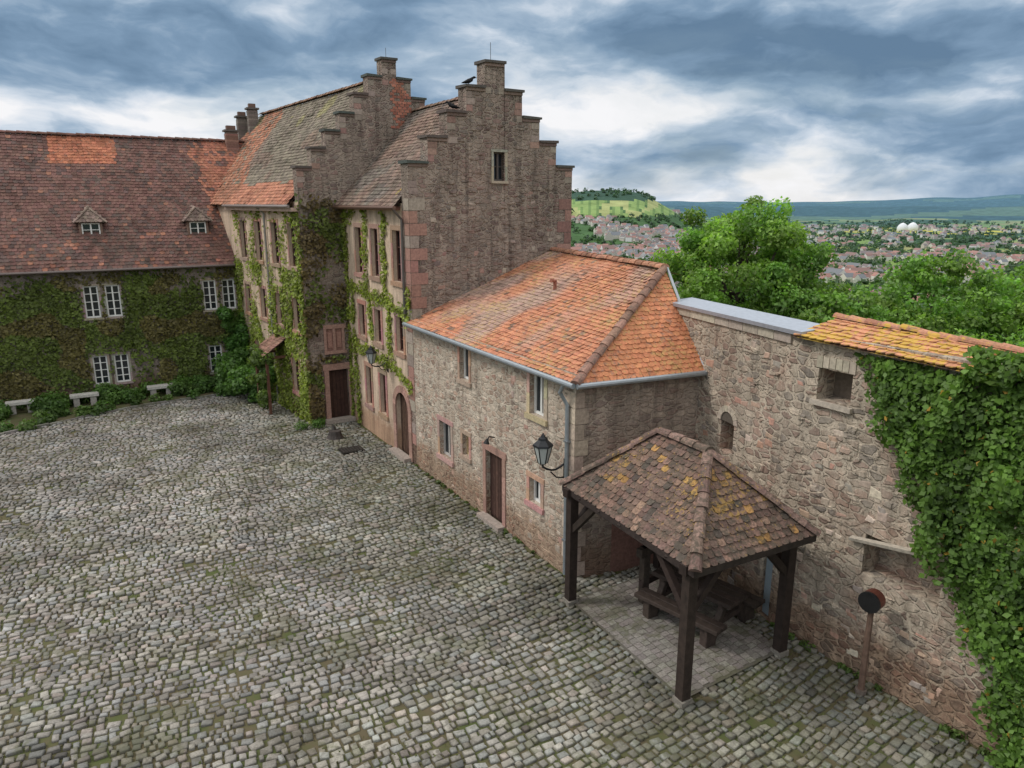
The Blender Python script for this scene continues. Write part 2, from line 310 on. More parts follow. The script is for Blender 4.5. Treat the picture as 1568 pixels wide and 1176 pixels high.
# ------------------------------------------------------------------ cobblestones
yard=[(-7.95,27.65),(-6.5,28.5),(1.35,15.4),(4.3,16.55),(5.38,13.66),(9.4,6.9),(10,3),(-26,3),(-26,22),(-19.2,26.4),(-16.3,30.1),(-11.9,33.4),(-11.6,33.0)]
bed=[(-26,22),(-19.2,26.4),(-16.3,30.1),(-11.9,33.4),(-13.1,35.0),(-26.5,27)]
def inside(x,y,poly):
    c=False;j=len(poly)-1
    for i in range(len(poly)):
        xi,yi=poly[i];xj,yj=poly[j]
        if (yi>y)!=(yj>y) and x<(xj-xi)*(y-yi)/(yj-yi)+xi: c=not c
        j=i
    return c
cv=[];cf=[];cc=[]
b_=-14.0
seams=(-8.9,-15.3,-3.2)
while b_<22:
    a_=-26.0; rh=random.uniform(.125,.185)
    while a_<9:
        L=random.uniform(.13,.27) if random.random()<.8 else random.uniform(.08,.14); ca=a_+L/2
        wb=b_+.34*math.sin(ca*.36+b_*.07)+.16*nz((ca,b_,0),.4,3)+.03*nz((ca,b_,5),2.2)+random.gauss(0,.013)
        px=A.x+e.x*ca+d1.x*wb; py=A.y+e.y*ca+d1.y*wb
        a_+=L
        if py<6 or abs(px)>.95*py+2 or not inside(px,py,yard): continue
        tan=.34*.36*math.cos(ca*.36+b_*.07)
        seam=min(abs(ca-s+.2*math.sin(b_*.35)) for s in seams)
        ang=math.atan(tan)*.9+random.gauss(0,.10)
        if seam<.22: ang=random.gauss(0,.05)
        ux=math.cos(ang);uy=math.sin(ang)
        X=e*ux+d1*uy; Y=d1*ux-e*uy
        big=nz((px,py,0),.16); med=nz((px,py,3),.6); sm=nz((px,py,8),1.9)
        if random.random()<.014+(.08 if big<-.25 else 0)+(.10 if med>.4 else 0): continue
        g=.285*(1+.42*big+.36*med+.30*sm)*random.uniform(.70,1.24)
        if random.random()<.04: g*=.6
        tint=random.random(); near=sst(-7,1,ca); fr=sst(13,7,py)
        col=(g*1.06,g*.985,g*.915) if tint<.62 else ((g*.97,g*.965,g*.95) if tint<.88 else (g*1.10,g*.95,g*.88))
        gr=min(1,.5*near+.4*fr+max(0,med)*.6); col=(col[0]*(1-.28*gr),col[1]*(1-.23*gr),col[2]*(1-.36*gr))
        zt=random.gauss(.007,.008)+.025*nz((px,py,1),.5); tx=random.gauss(0,.06);ty=random.gauss(0,.06)
        hx=L/2-.010; hy=rh/2-.010; o=len(cv); c0=Vector((px,py,0))
        jx=[(random.uniform(.76,1.03),random.uniform(.76,1.03)) for _ in range(4)]
        for (sc,z) in((1,-.05),(.98,zt-.014),(.80,zt)):
            for q,(sx,sy) in enumerate(((-1,-1),(1,-1),(1,1),(-1,1))):
                p=c0+X*(sx*hx*sc*jx[q][0])+Y*(sy*hy*sc*jx[q][1]); cv.append((p.x,p.y,z+(tx*sx*hx+ty*sy*hy if z>-.035 else 0)))
        for lv in(0,4):
            for k in range(4): cf.append((o+lv+k,o+lv+(k+1)%4,o+lv+4+(k+1)%4,o+lv+4+k)); cc.append(tuple(q*.6 for q in col) if lv==0 else tuple(q*.88 for q in col))
        cf.append((o+8,o+9,o+10,o+11)); cc.append(col)
    b_+=rh
np_mesh('cobblestone_courtyard',np.array(cv),np.array(cf),np.array(cc),'cobble',smooth=False)
gp=[];gc=[]
for i in range(140000):
    w=random.uniform(-24,5); s=random.uniform(-9,17); p=A+e*w+d1*s
    if not inside(p.x,p.y,yard): continue
    sm=min(abs(w-q+.2*math.sin(s*.35)) for q in seams)
    dens=.07+1.5*max(0,nz(p,.3,3)+.35*nz(p,1.4,1)+.02)+(.55*max(0,.5+nz(p,.8,6)) if sm<.14 else 0)+.5*sst(-5,0,w)*(.6+nz(p,.7,2))+.25*sst(12,7,p.y)
    if abs(w)<.2 and s>0: dens+=.6
    if random.random()>dens*.7: continue
    gp.append((p.x,p.y,random.uniform(-.03,.004))); k=random.uniform(.6,1.3)
    gc.append((.12*k,.14*k,.045*k) if random.random()<.6 else (.14*k,.125*k,.07*k))
leaves('joint_grass',None,gp,np.tile([0,0,1],(len(gp),1)),.048,np.array(gc),.7)
# ------------------------------------------------------------------ LEFT WING
FW=Fr(P,-e,-d1); wing=empty('ivy_covered_wing_building')
mb=MB(); wops=[]
for k in (5.7,.85,11.0,16.0):
    for (z0,z1) in((3.6,5.0),(.6,1.9)):
        for o in(-.42,.42): wops.append((k+o-.29,k+o+.29,z0,z1))
wall(mb,FW,0,26,-.1,5.9,wops,'stone_ivywall')
fbox(mb,FW,25.5,26,-11,-.01,-.1,5.9,'stone_ivywall')
fbox(mb,FW,0,26,.0,.28,5.62,5.72,'wood',(.12,.08,.06))
mb.build('walls',wing)
mb=MB()
for o in wops: window(mb,FW,o[0],o[1],o[2],o[3],sur=.08,scol=(.34,.28,.24),mull=1,bars=3,depth=.1,fw=.06)
mb.build('windows',wing)
def c_wing(u,v,p):
    s=(p-P).dot(-e)
    n=nz(p,.7); base=(.18,.098,.082); 
    if 4.2+.3*n<s<7.0 and .76<v<.98: base=(.44,.17,.10)
    elif random.random()<.015+.04*max(0,n): base=(.31,.15,.105)
    elif random.random()<.22: base=(.135,.09,.08)
    if v<.25 and random.random()<.08: base=(.31,.14,.095)
    if s<.6+.5*n and v>.35 and random.random()<.8: base=(.38,.16,.105)
    return jit(base,.22)
mb=MB()
q=[FW.p(26.3,.32,5.72),FW.p(-5,.32,5.72),FW.p(-5,-5.5,11.65),FW.p(26.3,-5.5,11.65)]
tile_quad(mb,*q,c_wing,.2,.185,sag=.07)
mb.add([FW.p(26.3,-5.5,11.6),FW.p(-5,-5.5,11.6),FW.p(-5,-11.3,5.7),FW.p(26.3,-11.3,5.7)],[(0,1,2,3)],'tile',(.12,.06,.045))
ridge_caps(mb,FW.p(26.3,-5.5,11.64),FW.p(-5,-5.5,11.64),lambda *a:jit((.19,.10,.08)),.13,.4)
tube(mb,[FW.p(26,.38,5.68),FW.p(.1,.38,5.68)],.06,8,'metal',(.16,.13,.12))
mb.build('roof',wing)
def dormer(k):
    mb=MB(); F=Fr(FW.p(k,-1.05,0),-e,-d1); z0=6.95; w=.46
    fbox(mb,F,-w,-w+.1,-.9,0,z0-.25,z0+.8,'wood',(.2,.13,.1)); fbox(mb,F,w-.1,w,-.9,0,z0-.25,z0+.8,'wood',(.2,.13,.1))
    fbox(mb,F,-w+.1,w-.1,-.1,-.01,z0-.25,z0+.1,'wood',(.38,.13,.08)); fbox(mb,F,-w+.1,w-.1,-.1,-.01,z0+.7,z0+.8,'wood',(.2,.12,.09))
    window(mb,F,-w+.1,w-.1,z0+.1,z0+.7,sur=0,mull=1,bars=1,depth=.06)
    f=lambda u,v,p:jit((.27,.20,.165),.25)
    L0=F.p(-w-.16,.12,z0+.72);R0=F.p(w+.16,.12,z0+.72);L1=F.p(-w-.16,-.9,z0+.72);R1=F.p(w+.16,-.9,z0+.72)
    hip=F.p(0,-.25,z0+1.35)
    tile_quad(mb,L1,L0,hip,F.p(0,-1.4,z0+1.35),f,.16,.15); tile_quad(mb,R0,R1,F.p(0,-1.4,z0+1.35),hip,f,.16,.15); tile_quad(mb,L0,R0,hip,hip,f,.16,.15)
    ridge_caps(mb,F.p(0,-1.4,z0+1.38),hip,f,.07); ridge_caps(mb,L0,hip,f,.06);ridge_caps(mb,R0,hip,f,.06)
    mb.build('dormer',wing)
dormer(5.75); dormer(1.35); dormer(10.6); dormer(15.5)
def chimney(parent,c,z0,z1,w=.5,l=.7,col=(.20,.11,.09)):
    mb=MB(); F=Fr(c,e,-d1); n=int((z1-z0)/.1)
    for i in range(n): 
        j=random.uniform(-.006,.006); fbox(mb,F,-l/2+j,l/2+j,-w/2,w/2,z0+i*.1,z0+i*.1+.092,'solid',jit(col,.25))
    fbox(mb,F,-l/2+.02,l/2-.02,-w/2+.02,w/2-.02,z0,z1-.02,'solid',(.2,.17,.15))
    fbox(mb,F,-l/2-.07,l/2+.07,-w/2-.07,w/2+.07,z1,z1+.09,'solid',(.12,.11,.1)); fbox(mb,F,-l/2+.08,l/2-.08,-w/2+.08,w/2-.08,z1+.09,z1+.3,'solid',(.16,.10,.08))
    mb.build('chimney',parent)
chimney(wing,FW.p(-1.3,-5.2,0),11.0,12.1,.5,.6,(.26,.15,.12))
# ------------------------------------------------------------------ FAR STEPPED HOUSE
dF=(P-E).normalized(); nF=Vector((-dF.y,dF.x,0)); 
if nF.dot(e)>0: nF=-nF
FF=Fr(E,dF,nF); FG=Fr(E,e,-d1); far=empty('ivy_stepped_gable_house')
def column(mb,F,a0,a1,z0,z1,th,mat,ops=()):
    wall(mb,F,a0,a1,z0,z1,list(ops),mat,.22)
    v=[F.p(a0,0,z0),F.p(a1,0,z0),F.p(a1,-th,z0),F.p(a0,-th,z0),F.p(a0,0,z1),F.p(a1,0,z1),F.p(a1,-th,z1),F.p(a0,-th,z1)]
    mb.add(v,[(1,2,6,5),(2,3,7,6),(3,0,4,7),(4,5,6,7)],mat)
def stepped(mb,F,W,nside,z0,zs,dz,th,mat,opf=None):
    n=2*nside+1; w=W/n
    for i in range(n):
        lv=min(i,n-1-i); zt=zs+dz*lv+random.uniform(-.03,.03)
        a0=i*w;a1=(i+1)*w
        column(mb,F,a0,a1,z0,zt,th,mat,opf(a0,a1,zt) if opf else ())
        ex=.05; l0=a0-ex; l1=a1+ex
        if i<nside: l1=a1-.01
        if i>nside: l0=a0+.01
        tl=random.uniform(-.015,.015); c=(.10*random.uniform(.8,1.3),.095,.085)
        hexa(mb,[F.p(l0,.09,zt+.002),F.p(l1,.09,zt+.002),F.p(l1,-th-.08,zt+.002),F.p(l0,-th-.08,zt+.002),F.p(l0,.09,zt+.08+tl),F.p(l1,.09,zt+.08-tl),F.p(l1,-th-.08,zt+.09),F.p(l0,-th-.08,zt+.10)],'solid',c)
        for k in range(4):
            if random.random()<.5:
                zz=zt-.1-(k+1)*.2; ww=random.uniform(.2,.36); cb=jit((.33,.205,.17) if random.random()<.35 else (.34,.275,.23),.2)
                if i<=nside: fbox(mb,F,a0+.003,a0+ww,.003,.010,zz,zz+.185,'solid',cb)
                if i>=nside: fbox(mb,F,a1-ww,a1-.003,.003,.010,zz,zz+.185,'solid',cb)
        fbox(mb,F,max(a0,l0)+.0,min(a1,l1),.003,.04,zt-.09,zt,'solid',jit((.22,.155,.13)))
mb=MB()
gop=(.74,1.52,0,2.1)
wall(mb,FG,0,7.5,-.1,6,[(gop[0],gop[1],-.1,2.1)],'stone_gable')
stepped(mb,FG,7.5,6,6,9.75,.665,.5,'stone_gable')
fops=[]
for s in(.95,2.95,5.1,7.3):
    fops+= [(s-.38,s+.38,6.1,7.75),(s-.36,s+.36,3.6,4.9)]
fops+=[(1.2,1.9,1.0,2.4),(6.0,6.7,1,2.4)]
wall(mb,FF,.0,16,-.1,8.55,fops,'plaster')
for i in range(22):
    fbox(mb,FF,.0,.3+.2*(i%2),.003,.02,i*.38+.1,i*.38+.45,'solid',jit((.34,.24,.20),.2))
FB=Fr(E+e*7.5,d1,e); wall(mb,FB,0,17,-.1,8.55,[],'stone_gable')
for i in range(19):
    for j in range(6):
        if random.random()<.9-.1*abs(j-2.5): fbox(mb,FG,3.75+j*.2+(.1 if i%2 else 0),3.92+j*.2+(.1 if i%2 else 0),.002,.012,11.3+i*.1,11.39+i*.1,'solid',jit((.40,.16,.11),.3)) if 11.39+i*.1<13.1-.4*max(0,j-2) else None
fbox(mb,FG,.55,.74,.003,.05,0,2.1,'solid',SAND); fbox(mb,FG,1.52,1.64,.003,.05,0,2.1,'solid',SAND); fbox(mb,FG,.5,1.64,.003,.07,2.1,2.35,'solid',SAND)
fbox(mb,FG,.74,1.52,-.2,-.16,0,2.1,'wood',(.05,.025,.02))
for i in range(5): fbox(mb,FG,.76+i*.155,.89+i*.155,-.16,-.145,.1,2.0,'wood',jit((.06,.03,.022),.15))
fbox(mb,FG,.62,1.5,.003,.09,2.75,2.87,'solid',SAND);fbox(mb,FG,.62,1.5,.003,.09,3.75,3.9,'solid',SAND)
fbox(mb,FG,.68,1.44,.003,.03,2.87,3.75,'solid',(.27,.15,.12))
for a in(.66,1.02,1.38): fbox(mb,FG,a-.04,a+.06,.03,.08,2.87,3.75,'solid',SAND)
for a in(.72,1.09): fbox(mb,FG,a+.05,a+.22,.03,.06,3.0,3.6,'solid',(.36,.2,.16))
fbox(mb,FG,.4,1.64,.0,.35,-.05,.14,'solid',(.36,.31,.27))
mb.build('walls',far)
mb=MB()
for o in fops: window(mb,FF,*o,sur=.13,frame=(.10,.055,.04),mull=1,bars=2)
mb.build('windows',far)
def c_far(u,v,p):
    n=nz(p,.6); 
    base=(.225,.19,.145)
    if n>.2: base=(.24,.175,.135)
    if v<.17+.02*n: base=(.46,.205,.13)
    if (p-E).dot(dF)>7.9+3.6*v+.8*n: base=(.40,.185,.115) if random.random()<.8 else base
    if v>.72 and n>.18: base=(.27,.24,.13)
    return jit(base,.22)
mb=MB(); G=E+e*3.75
def z_(v,z): return Vector((v.x,v.y,z))
st=.45
tile_quad(mb,z_(E+dF*st+nF*.3,8.45),z_(E+dF*15.6+nF*.3,8.45),z_(G+dF*15.6,13.15),z_(G+dF*st,13.15),c_far,.19,.17,sag=.06)
mb.add([z_(G+dF*st,13.1),z_(G+dF*15.6,13.1),z_(E+e*7.8+dF*15.6,8.4),z_(E+e*7.8+dF*st,8.4)],[(0,1,2,3)],'tile',(.13,.09,.06))
mb.add([z_(E+dF*15.5,0),z_(E+dF*15.5+e*7.5,0),z_(E+dF*15.5+e*7.5,8.4),z_(G+dF*15.5,13.1),z_(E+dF*15.5,8.4)],[(0,1,2,3,4)],'stone_gable')
ridge_caps(mb,z_(G+dF*.4,13.15),z_(G+dF*15.6,13.15),lambda *a:jit((.28,.17,.12)),.12)
tube(mb,[FF.p(.1,.36,8.38),FF.p(8.9,.36,8.38)],.06,8,'metal',(.30,.26,.24)); tube(mb,[FF.p(3.9,.36,8.35),FF.p(3.9,.08,8.1),FF.p(3.9,.08,.1)],.045,8,'metal',(.3,.28,.26))
fbox(mb,FF,0,9,.0,.26,8.2,8.33,'solid',(.5,.36,.29))
mb.build('roof',far)
chimney(far,z_(G+dF*15.0,0)-e*.6,12.0,13.35,.45,.5,(.20,.17,.15)); chimney(far,z_(G+dF*15.9,0)-e*.9,11.8,13.0,.45,.55,(.20,.17,.15))
can=MB(); f=lambda u,v,p:jit((.28,.16,.12),.25)
tile_quad(can,FF.p(2.3,1.05,2.45),FF.p(3.9,1.05,2.45),FF.p(3.8,.03,3.1),FF.p(2.4,.03,3.1),f)
for s in(2.4,3.8): fbox(can,FF,s-.05,s+.05,.85,.95,0,2.47,'wood',(.13,.06,.04)); fbox(can,FF,s-.04,s+.04,.03,.85,2.3,2.4,'wood',(.13,.06,.04))
fbox(can,FF,2.34,3.86,.82,.98,2.38,2.45,'wood',(.13,.06,.04))
can.build('entrance_canopy',far)
# ------------------------------------------------------------------ NEAR STEPPED GABLE HOUSE
near=empty('stepped_gable_stone_house'); s0=8.9
FN=Fr(A,d1,-e); T=A+d1*s0; FT=Fr(T,e,-d1)
def proud(mb,F,n,a0,a1,z0,z1,avoid,cols,pr=(.006,.022),ws=(.12,.34)):
    for i in range(n):
        a=random.uniform(a0,a1);z=random.uniform(z0,z1); w=random.uniform(*ws);h=random.uniform(.07,.17)
        if any(o[0]-.22<a+w and a<o[1]+.22 and o[2]-.2<z+h and z<o[3]+.25 for o in avoid): continue
        j=[random.uniform(-.03,.03) for _ in range(8)]
        v=[F.p(a+j[0],.001,z+j[1]),F.p(a+w+j[2],.001,z+j[3]),F.p(a+w+j[4],.001,z+h+j[5]),F.p(a+j[6],.001,z+h+j[7])]; c=sum(v,Vector())/4
        k=random.uniform(*pr); v+=[c+(q-c)*.8+F.n*k for q in v]
        mb.add(v,[(4,5,6,7),(0,1,5,4),(1,2,6,5),(2,3,7,6),(3,0,4,7)],cols if isinstance(cols,str) else 'solid',(.5,.5,.5) if isinstance(cols,str) else jit(random.choice(cols),.15))
mb=MB()
def gopf(a0,a1,zt):
    return [(2.99,3.42,9.2,10.1)] if a0<3.2<a1 else ()
stepped(mb,FT,6.1,4,-.1,9.66,.77,.55,'stone_gable',gopf)
for i in range(24):
    w=.30+.22*(i%2)+random.uniform(-.06,.06); c=jit((.33,.185,.15) if random.random()<.6 else (.34,.28,.235),.2); z=i*.38+.3
    if z<8.9 and random.random()<.88:
        if z>4.8: fbox(mb,FT,0.003,w,.003,.014,z,z+.36,'solid',c)
        fbox(mb,FN,s0+.003,s0+.72-w*.6,.003,.014,z,z+.36,'solid',c)
        if z>6.5 and random.random()<.7: fbox(mb,FT,6.1-w,6.097,.003,.014,z,z+.36,'solid',jit((.31,.175,.145),.2))
GA=[(2.9,3.5,9.0,10.4)]
proud(mb,FT,260,.6,5.2,5.2,9.2,GA,'stone_gable',(.01,.03)); proud(mb,FT,60,1.5,4.2,9.2,10.9,GA,'stone_gable',(.01,.03))
proud(mb,FT,40,.6,5.2,5.2,9.2,GA,[(.34,.21,.175),(.40,.33,.27),(.21,.17,.15)],(.006,.016),(.12,.22))
fx=[9.99,12.0,13.65]
nops=[]
for s in fx: nops+=[(s-.33,s+.33,6.0,7.65),(s-.3,s+.3,3.65,4.85)]
nops+=[(11.5,12.05,1.05,2.55),(12.95,13.5,1.05,2.55),(9.45,10.55,-.1,2.25)]
wall(mb,FN,s0+.55,15.35,-.1,8.5,[o for o in nops],'plaster')
FNB=Fr(A+e*6.1,d1,e); wall(mb,FNB,s0+.5,15.35,-.1,8.5,[],'stone_gable')
na_=12; R=.55; zc=1.7; c0=10.0
for i in range(na_):
    t0=math.pi*i/na_;t1=math.pi*(i+1)/na_
    o=lambda r,t:(c0+r*math.cos(t),zc+r*math.sin(t))
    q0,q1,q2,q3=o(R,t0),o(R+.24,t0+.01),o(R+.24,t1-.01),o(R,t1)
    vs=[FN.p(x,.003,z) for x,z in(q0,q1,q2,q3)]+[FN.p(x,.05,z) for x,z in(q0,q1,q2,q3)]
    hexa(mb,vs,'solid',jit(SAND,.2))
for j in range(5):
    for sd in(-1,1):
        x0,x1=sorted((c0+sd*R,c0+sd*(R+.24))); fbox(mb,FN,x0,x1,.003,.05,j*.34,j*.34+.33,'solid',jit(SAND,.2))
fbox(mb,FN,9.45,10.55,-.2,-.15,0,2.25,'wood',(.07,.04,.03))
for i in range(7): fbox(mb,FN,9.47+i*.155,9.6+i*.155,-.15,-.14,.05,2.2,'wood',jit((.09,.05,.035),.2))
fbox(mb,FN,9.3,10.7,0,.3,-.05,.12,'solid',(.36,.3,.26))
fbox(mb,FN,s0+.7,15.3,.0,.24,8.28,8.4,'wood',(.24,.12,.09))
mb.build('walls',near)
mb=MB()
for o in nops[:8]: window(mb,FN,*o,sur=.15,frame=(.11,.05,.04),mull=1,bars=2)
window(mb,FT,2.99,3.42,9.2,10.1,sur=.08,scol=(.38,.33,.27),frame=(.1,.08,.07),mull=1,bars=1)
mb.build('windows',near)
mb=MB(); rg=T+e*3.05
def c_near(u,v,p):
    n=nz(p,.8); b=(.21,.155,.125)
    if n>.15: b=(.24,.165,.13)
    if n<-.25: b=(.19,.16,.135)
    if u<.1 and random.random()<.25: b=(.36,.26,.1)
    return jit(b,.24)
tile_quad(mb,z_(T+d1*.55-e*.3,8.42),z_(T+d1*6.4-e*.3,8.42),z_(rg+d1*6.4,11.95),z_(rg+d1*.55,11.95),c_near,.18,.16,sag=.05)
mb.add([z_(rg+d1*.5,11.9),z_(rg+d1*6.4,11.9),z_(T+e*6.4+d1*6.4,8.4),z_(T+e*6.4+d1*.5,8.4)],[(0,1,2,3)],'tile',(.13,.09,.06))
ridge_caps(mb,z_(rg+d1*.5,11.95),z_(rg+d1*6.4,11.95),lambda *a:jit((.24,.16,.12)))
tube(mb,[FN.p(s0+.3,.36,8.36),FN.p(15.3,.36,8.36)],.06,8,'metal',(.2,.12,.09)); tube(mb,[FN.p(s0+.45,.36,8.33),FN.p(s0+.45,.07,8.0),FN.p(s0+.45,.07,4.8)],.045,8,'metal',(.17,.15,.14))
mb.build('roof',near)
mb=MB(); tube(mb,[FT.p(3.05,-.25,12.8),FT.p(3.05,-.25,13.4)],.009,5,'metal',(.1,.1,.1)); tube(mb,[FG.p(3.75,-.25,13.7),FG.p(3.75,-.25,14.2)],.009,5,'metal',(.1,.1,.1)); mb.build('lightning_rods',near)
# ------------------------------------------------------------------ LOW BUILDING
low=empty('low_stone_outbuilding')
dE=(K-A).normalized(); nE=Vector((dE.y,-dE.x,0)); FE=Fr(A,dE,nE)
mb=MB()
lops=[(5.05,5.6,3.65,4.6),(1.25,1.88,3.55,4.58),(6.27,7.05,.95,2.06),(5.1,5.5,1.4,2.05),(3.2,4.1,-.1,1.98),(1.35,1.87,1.28,1.92)]
wall(mb,FN,0,s0,-.1,4.9,lops,'stone_low'); wall(mb,FE,0,3.2,-.1,4.9,[],'stone_end')
fbox(mb,FE,1.0,3.1,.003,.012,-.05,2.0,'solid',(.22,.12,.095))
for (x0,x1) in((3.04,3.2),(4.1,4.26)): 
    for j in range(4): fbox(mb,FN,x0,x1,.003,.03,j*.495,j*.495+.487,'solid',jit(SAND))
fbox(mb,FN,3.0,4.3,.003,.035,1.98,2.16,'solid',SAND); fbox(mb,FN,3.05,4.25,.0,.25,-.05,.1,'solid',(.36,.3,.26))
fbox(mb,FN,3.2,4.1,-.2,-.14,0,1.98,'wood',(.06,.035,.03))
for i in range(6): fbox(mb,FN,3.24+i*.145,3.37+i*.145,-.14,-.12,.06,1.92,'wood',jit((.085,.045,.035),.2))
CL=[(.45,.31,.245),(.60,.51,.41),(.42,.27,.21),(.38,.30,.25)]
proud(mb,FN,240,.1,8.6,.1,4.5,lops,'stone_low',(.008,.024)); proud(mb,FN,90,.1,8.6,.1,4.5,lops,CL,(.004,.014),(.1,.24)); proud(mb,FE,70,.1,2.9,2.1,4.5,[],'stone_end',(.008,.02))
for i in range(12): w=.26+.16*(i%2); fbox(mb,FN,.003,w,.003,.014,i*.37+.05,i*.37+.4,'solid',jit((.55,.44,.35),.12)); fbox(mb,FE,.003,.5-w*.7,.003,.014,i*.37+.05,i*.37+.4,'solid',jit((.38,.30,.24),.15))
mb.build('walls',low)
mb=MB()
window(mb,FN,*lops[0],sur=.12,scol=(.46,.30,.23),mull=0,bars=0); window(mb,FN,*lops[1],sur=.13,scol=(.55,.44,.28),mull=1,bars=0)
window(mb,FN,*lops[2],sur=.14,scol=(.46,.31,.25),mull=1,bars=0,frame=(.5,.48,.45)); window(mb,FN,*lops[3],sur=.12,scol=(.46,.31,.25),mull=0,bars=0,frame=(.6,.45,.25)); window(mb,FN,*lops[5],sur=.13,scol=(.46,.30,.23),mull=1,bars=0)
mb.build('windows',low)
C0=Vector((1.36,15.12,4.74)); C1=z_(C0+d1*9.25,4.80); Rf=Vector((1.38,25.85,6.9)); Rn=Vector((3.83,18.5,6.9)); Ke=Vector((4.46,16.42,4.74))
def c_low(u,v,p):
    n=nz(p,.55,2); s=(p-A).dot(d1)
    base=(.49,.215,.125)
    g=sst(.0,.45,n+.02+(s-4)*.06)
    gr=(.40,.27,.215); base=tuple(base[k]*(1-g)+gr[k]*g for k in range(3))
    if random.random()<.05: base=(.24,.15,.11)
    return jit(base,.16)
mb=MB()
tile_quad(mb,C0,C1,Rf,Rn,c_low,.165,.15,'tile_lichen',sag=.04)
def c_hip(u,v,p): return jit((.52,.215,.11),.14)
tile_quad(mb,C0,Ke,Rn,Rn,c_hip,.165,.15,'tile_lichen')
rc=lambda *a:jit((.40,.20,.13),.22)
ridge_caps(mb,C0+Vector((0,0,.03)),Rn+Vector((0,0,.03)),lambda *a:jit((.27,.16,.12),.3),.11); ridge_caps(mb,Rn+Vector((0,0,.02)),Rf+Vector((0,0,.02)),rc,.12); 
mb.add([z_(Rf,6.85),z_(Rn,6.85),z_(Rn+Vector((.6,.2,0)),6.7),z_(Rf+Vector((.7,.2,0)),6.7)],[(0,1,2,3)],'tile',(.35,.15,.08))
zn=(.36,.40,.43)
def gutter(a,b): tube(mb,[a,b],.062,10,'metal',zn)
o=Vector((0,0,-.03)); gutter(C0-e*.06+o,C1-e*.06+o); gutter(C0+nE*.06+o,Ke+nE*.04+o); tube(mb,[Ke+Vector((0,0,.03)),Rn+Vector((.05,-.05,.03))],.035,6,'metal',zn)
tube(mb,[C0-e*.05+d1*.35+o,FN.p(.3,.22,4.45),FN.p(.22,.07,4.15),FN.p(.2,.07,.05)],.05,10,'metal',zn)
for zz_ in(.9,2.1,3.3): fbox(mb,FN,.13,.27,.0,.13,zz_,zz_+.04,'metal',(.28,.3,.32))
vp=(C0.lerp(C1,.5)).lerp(Rn.lerp(Rf,.5),.62); tube(mb,[vp,vp+Vector((0,0,.25)),vp+Vector((-.12,-.12,.27))],.06,8,'solid',(.3,.12,.08))
mb.build('roof',low,smooth=False)
# ------------------------------------------------------------------ CASTLE WALL
cw=empty('castle_curtain_wall')
L1=(Vx-J).length; g1=(Vx-J).normalized(); n1=Vector((g1.y,-g1.x,0)); n1=n1 if n1.x<0 else -n1
n3=Vector((g3.y,-g3.x,0)); n3=n3 if n3.x<0 else -n3
F1=Fr(J,g1,n1); F3=Fr(Vx,g3,n3)
mb=MB(); TH=.62
wall(mb,F1,-8.5,L1,-.1,6.05,[(2.42,2.9,3.1,3.8,2),(4.2,4.52,.0,1.7,1)],'stone_wall',.4)
ops3=[(.55,1.25,4.95,5.55),(1.85,3.25,2.0,2.75,1)]
wall(mb,F3,0,12,-.1,6.15,ops3,'stone_wall',.5)
fbox(mb,F3,.5,1.3,-TH+.02,-.505,4.9,5.6,'solid',(.17,.135,.105))  # back of the window opening, its shade put in as dark colour
for i in range(8):
    t0=math.pi*i/8;t1=math.pi*(i+1)/8;c=2.66;r=.24
    o=lambda t,rr:(c+rr*math.cos(t),3.8+rr*math.sin(t))
    mb.add([F1.p(c,.004,3.8),F1.p(o(t0,r)[0],.004,o(t0,r)[1]),F1.p(o(t1,r)[0],.004,o(t1,r)[1])],[(0,1,2)],'solid',(.12,.10,.08))  # flat dark fan on the wall face, painted shade of the niche head
    q0,q1,q2,q3=o(t0,r),o(t0,r+.13),o(t1-.03,r+.13),o(t1-.03,r)
    mb.add([F1.p(x,.006,z) for x,z in(q0,q1,q2,q3)]+[F1.p(x,.03,z) for x,z in(q0,q1,q2,q3)],BF,'solid',jit((.47,.40,.32),.15))
for i in range(6): fbox(mb,F3,.5+i*.135,.62+i*.135,.003,.02,5.56+.02*math.sin(i*.6),5.78,'solid',jit((.48,.41,.33),.15))
fbox(mb,F3,.47,1.32,.003,.09,4.86,4.95,'solid',(.46,.40,.33))
hexa(mb,[F3.p(1.6,.003,2.55),F3.p(3.5,.003,2.9),F3.p(3.5,.1,2.9),F3.p(1.6,.1,2.55),F3.p(1.6,.003,2.62),F3.p(3.5,.003,2.98),F3.p(3.5,.12,2.97),F3.p(1.6,.12,2.61)],'solid',(.46,.41,.34))
for F,a,b,z in((F1,-8.5,L1+.2,6.05),(F3,0,12,6.15)):
    mb.add([F.p(a,0,z),F.p(b,0,z),F.p(b,-TH,z),F.p(a,-TH,z),F.p(a,-TH,-8),F.p(b,-TH,-8)],[(0,1,2,3),(2,3,4,5)],'stone_wall')
for i in range(9): fbox(mb,F1,i*.5,i*.5+.485,-.02,.05,5.9,6.07,'solid',jit((.44,.38,.31),.15))
CW=[(.42,.34,.27),(.58,.49,.39),(.45,.27,.20),(.32,.28,.24),(.48,.33,.25)]
AV3=[o[:4] for o in ops3]; AV1=[(2.42,2.9,3.1,4.05),(4.2,4.52,0,1.7)]
proud(mb,F1,230,.1,L1-.4,.1,5.7,AV1,'stone_wall',(.01,.035)); proud(mb,F3,400,.1,4.9,.1,5.7,AV3,'stone_wall',(.01,.035))
proud(mb,F1,80,.1,L1-.4,.1,5.7,AV1,CW,(.005,.018),(.1,.26)); proud(mb,F3,130,.1,4.9,.1,5.7,AV3,CW,(.005,.018),(.1,.26))
mb.build('wall',cw)
mb=MB()
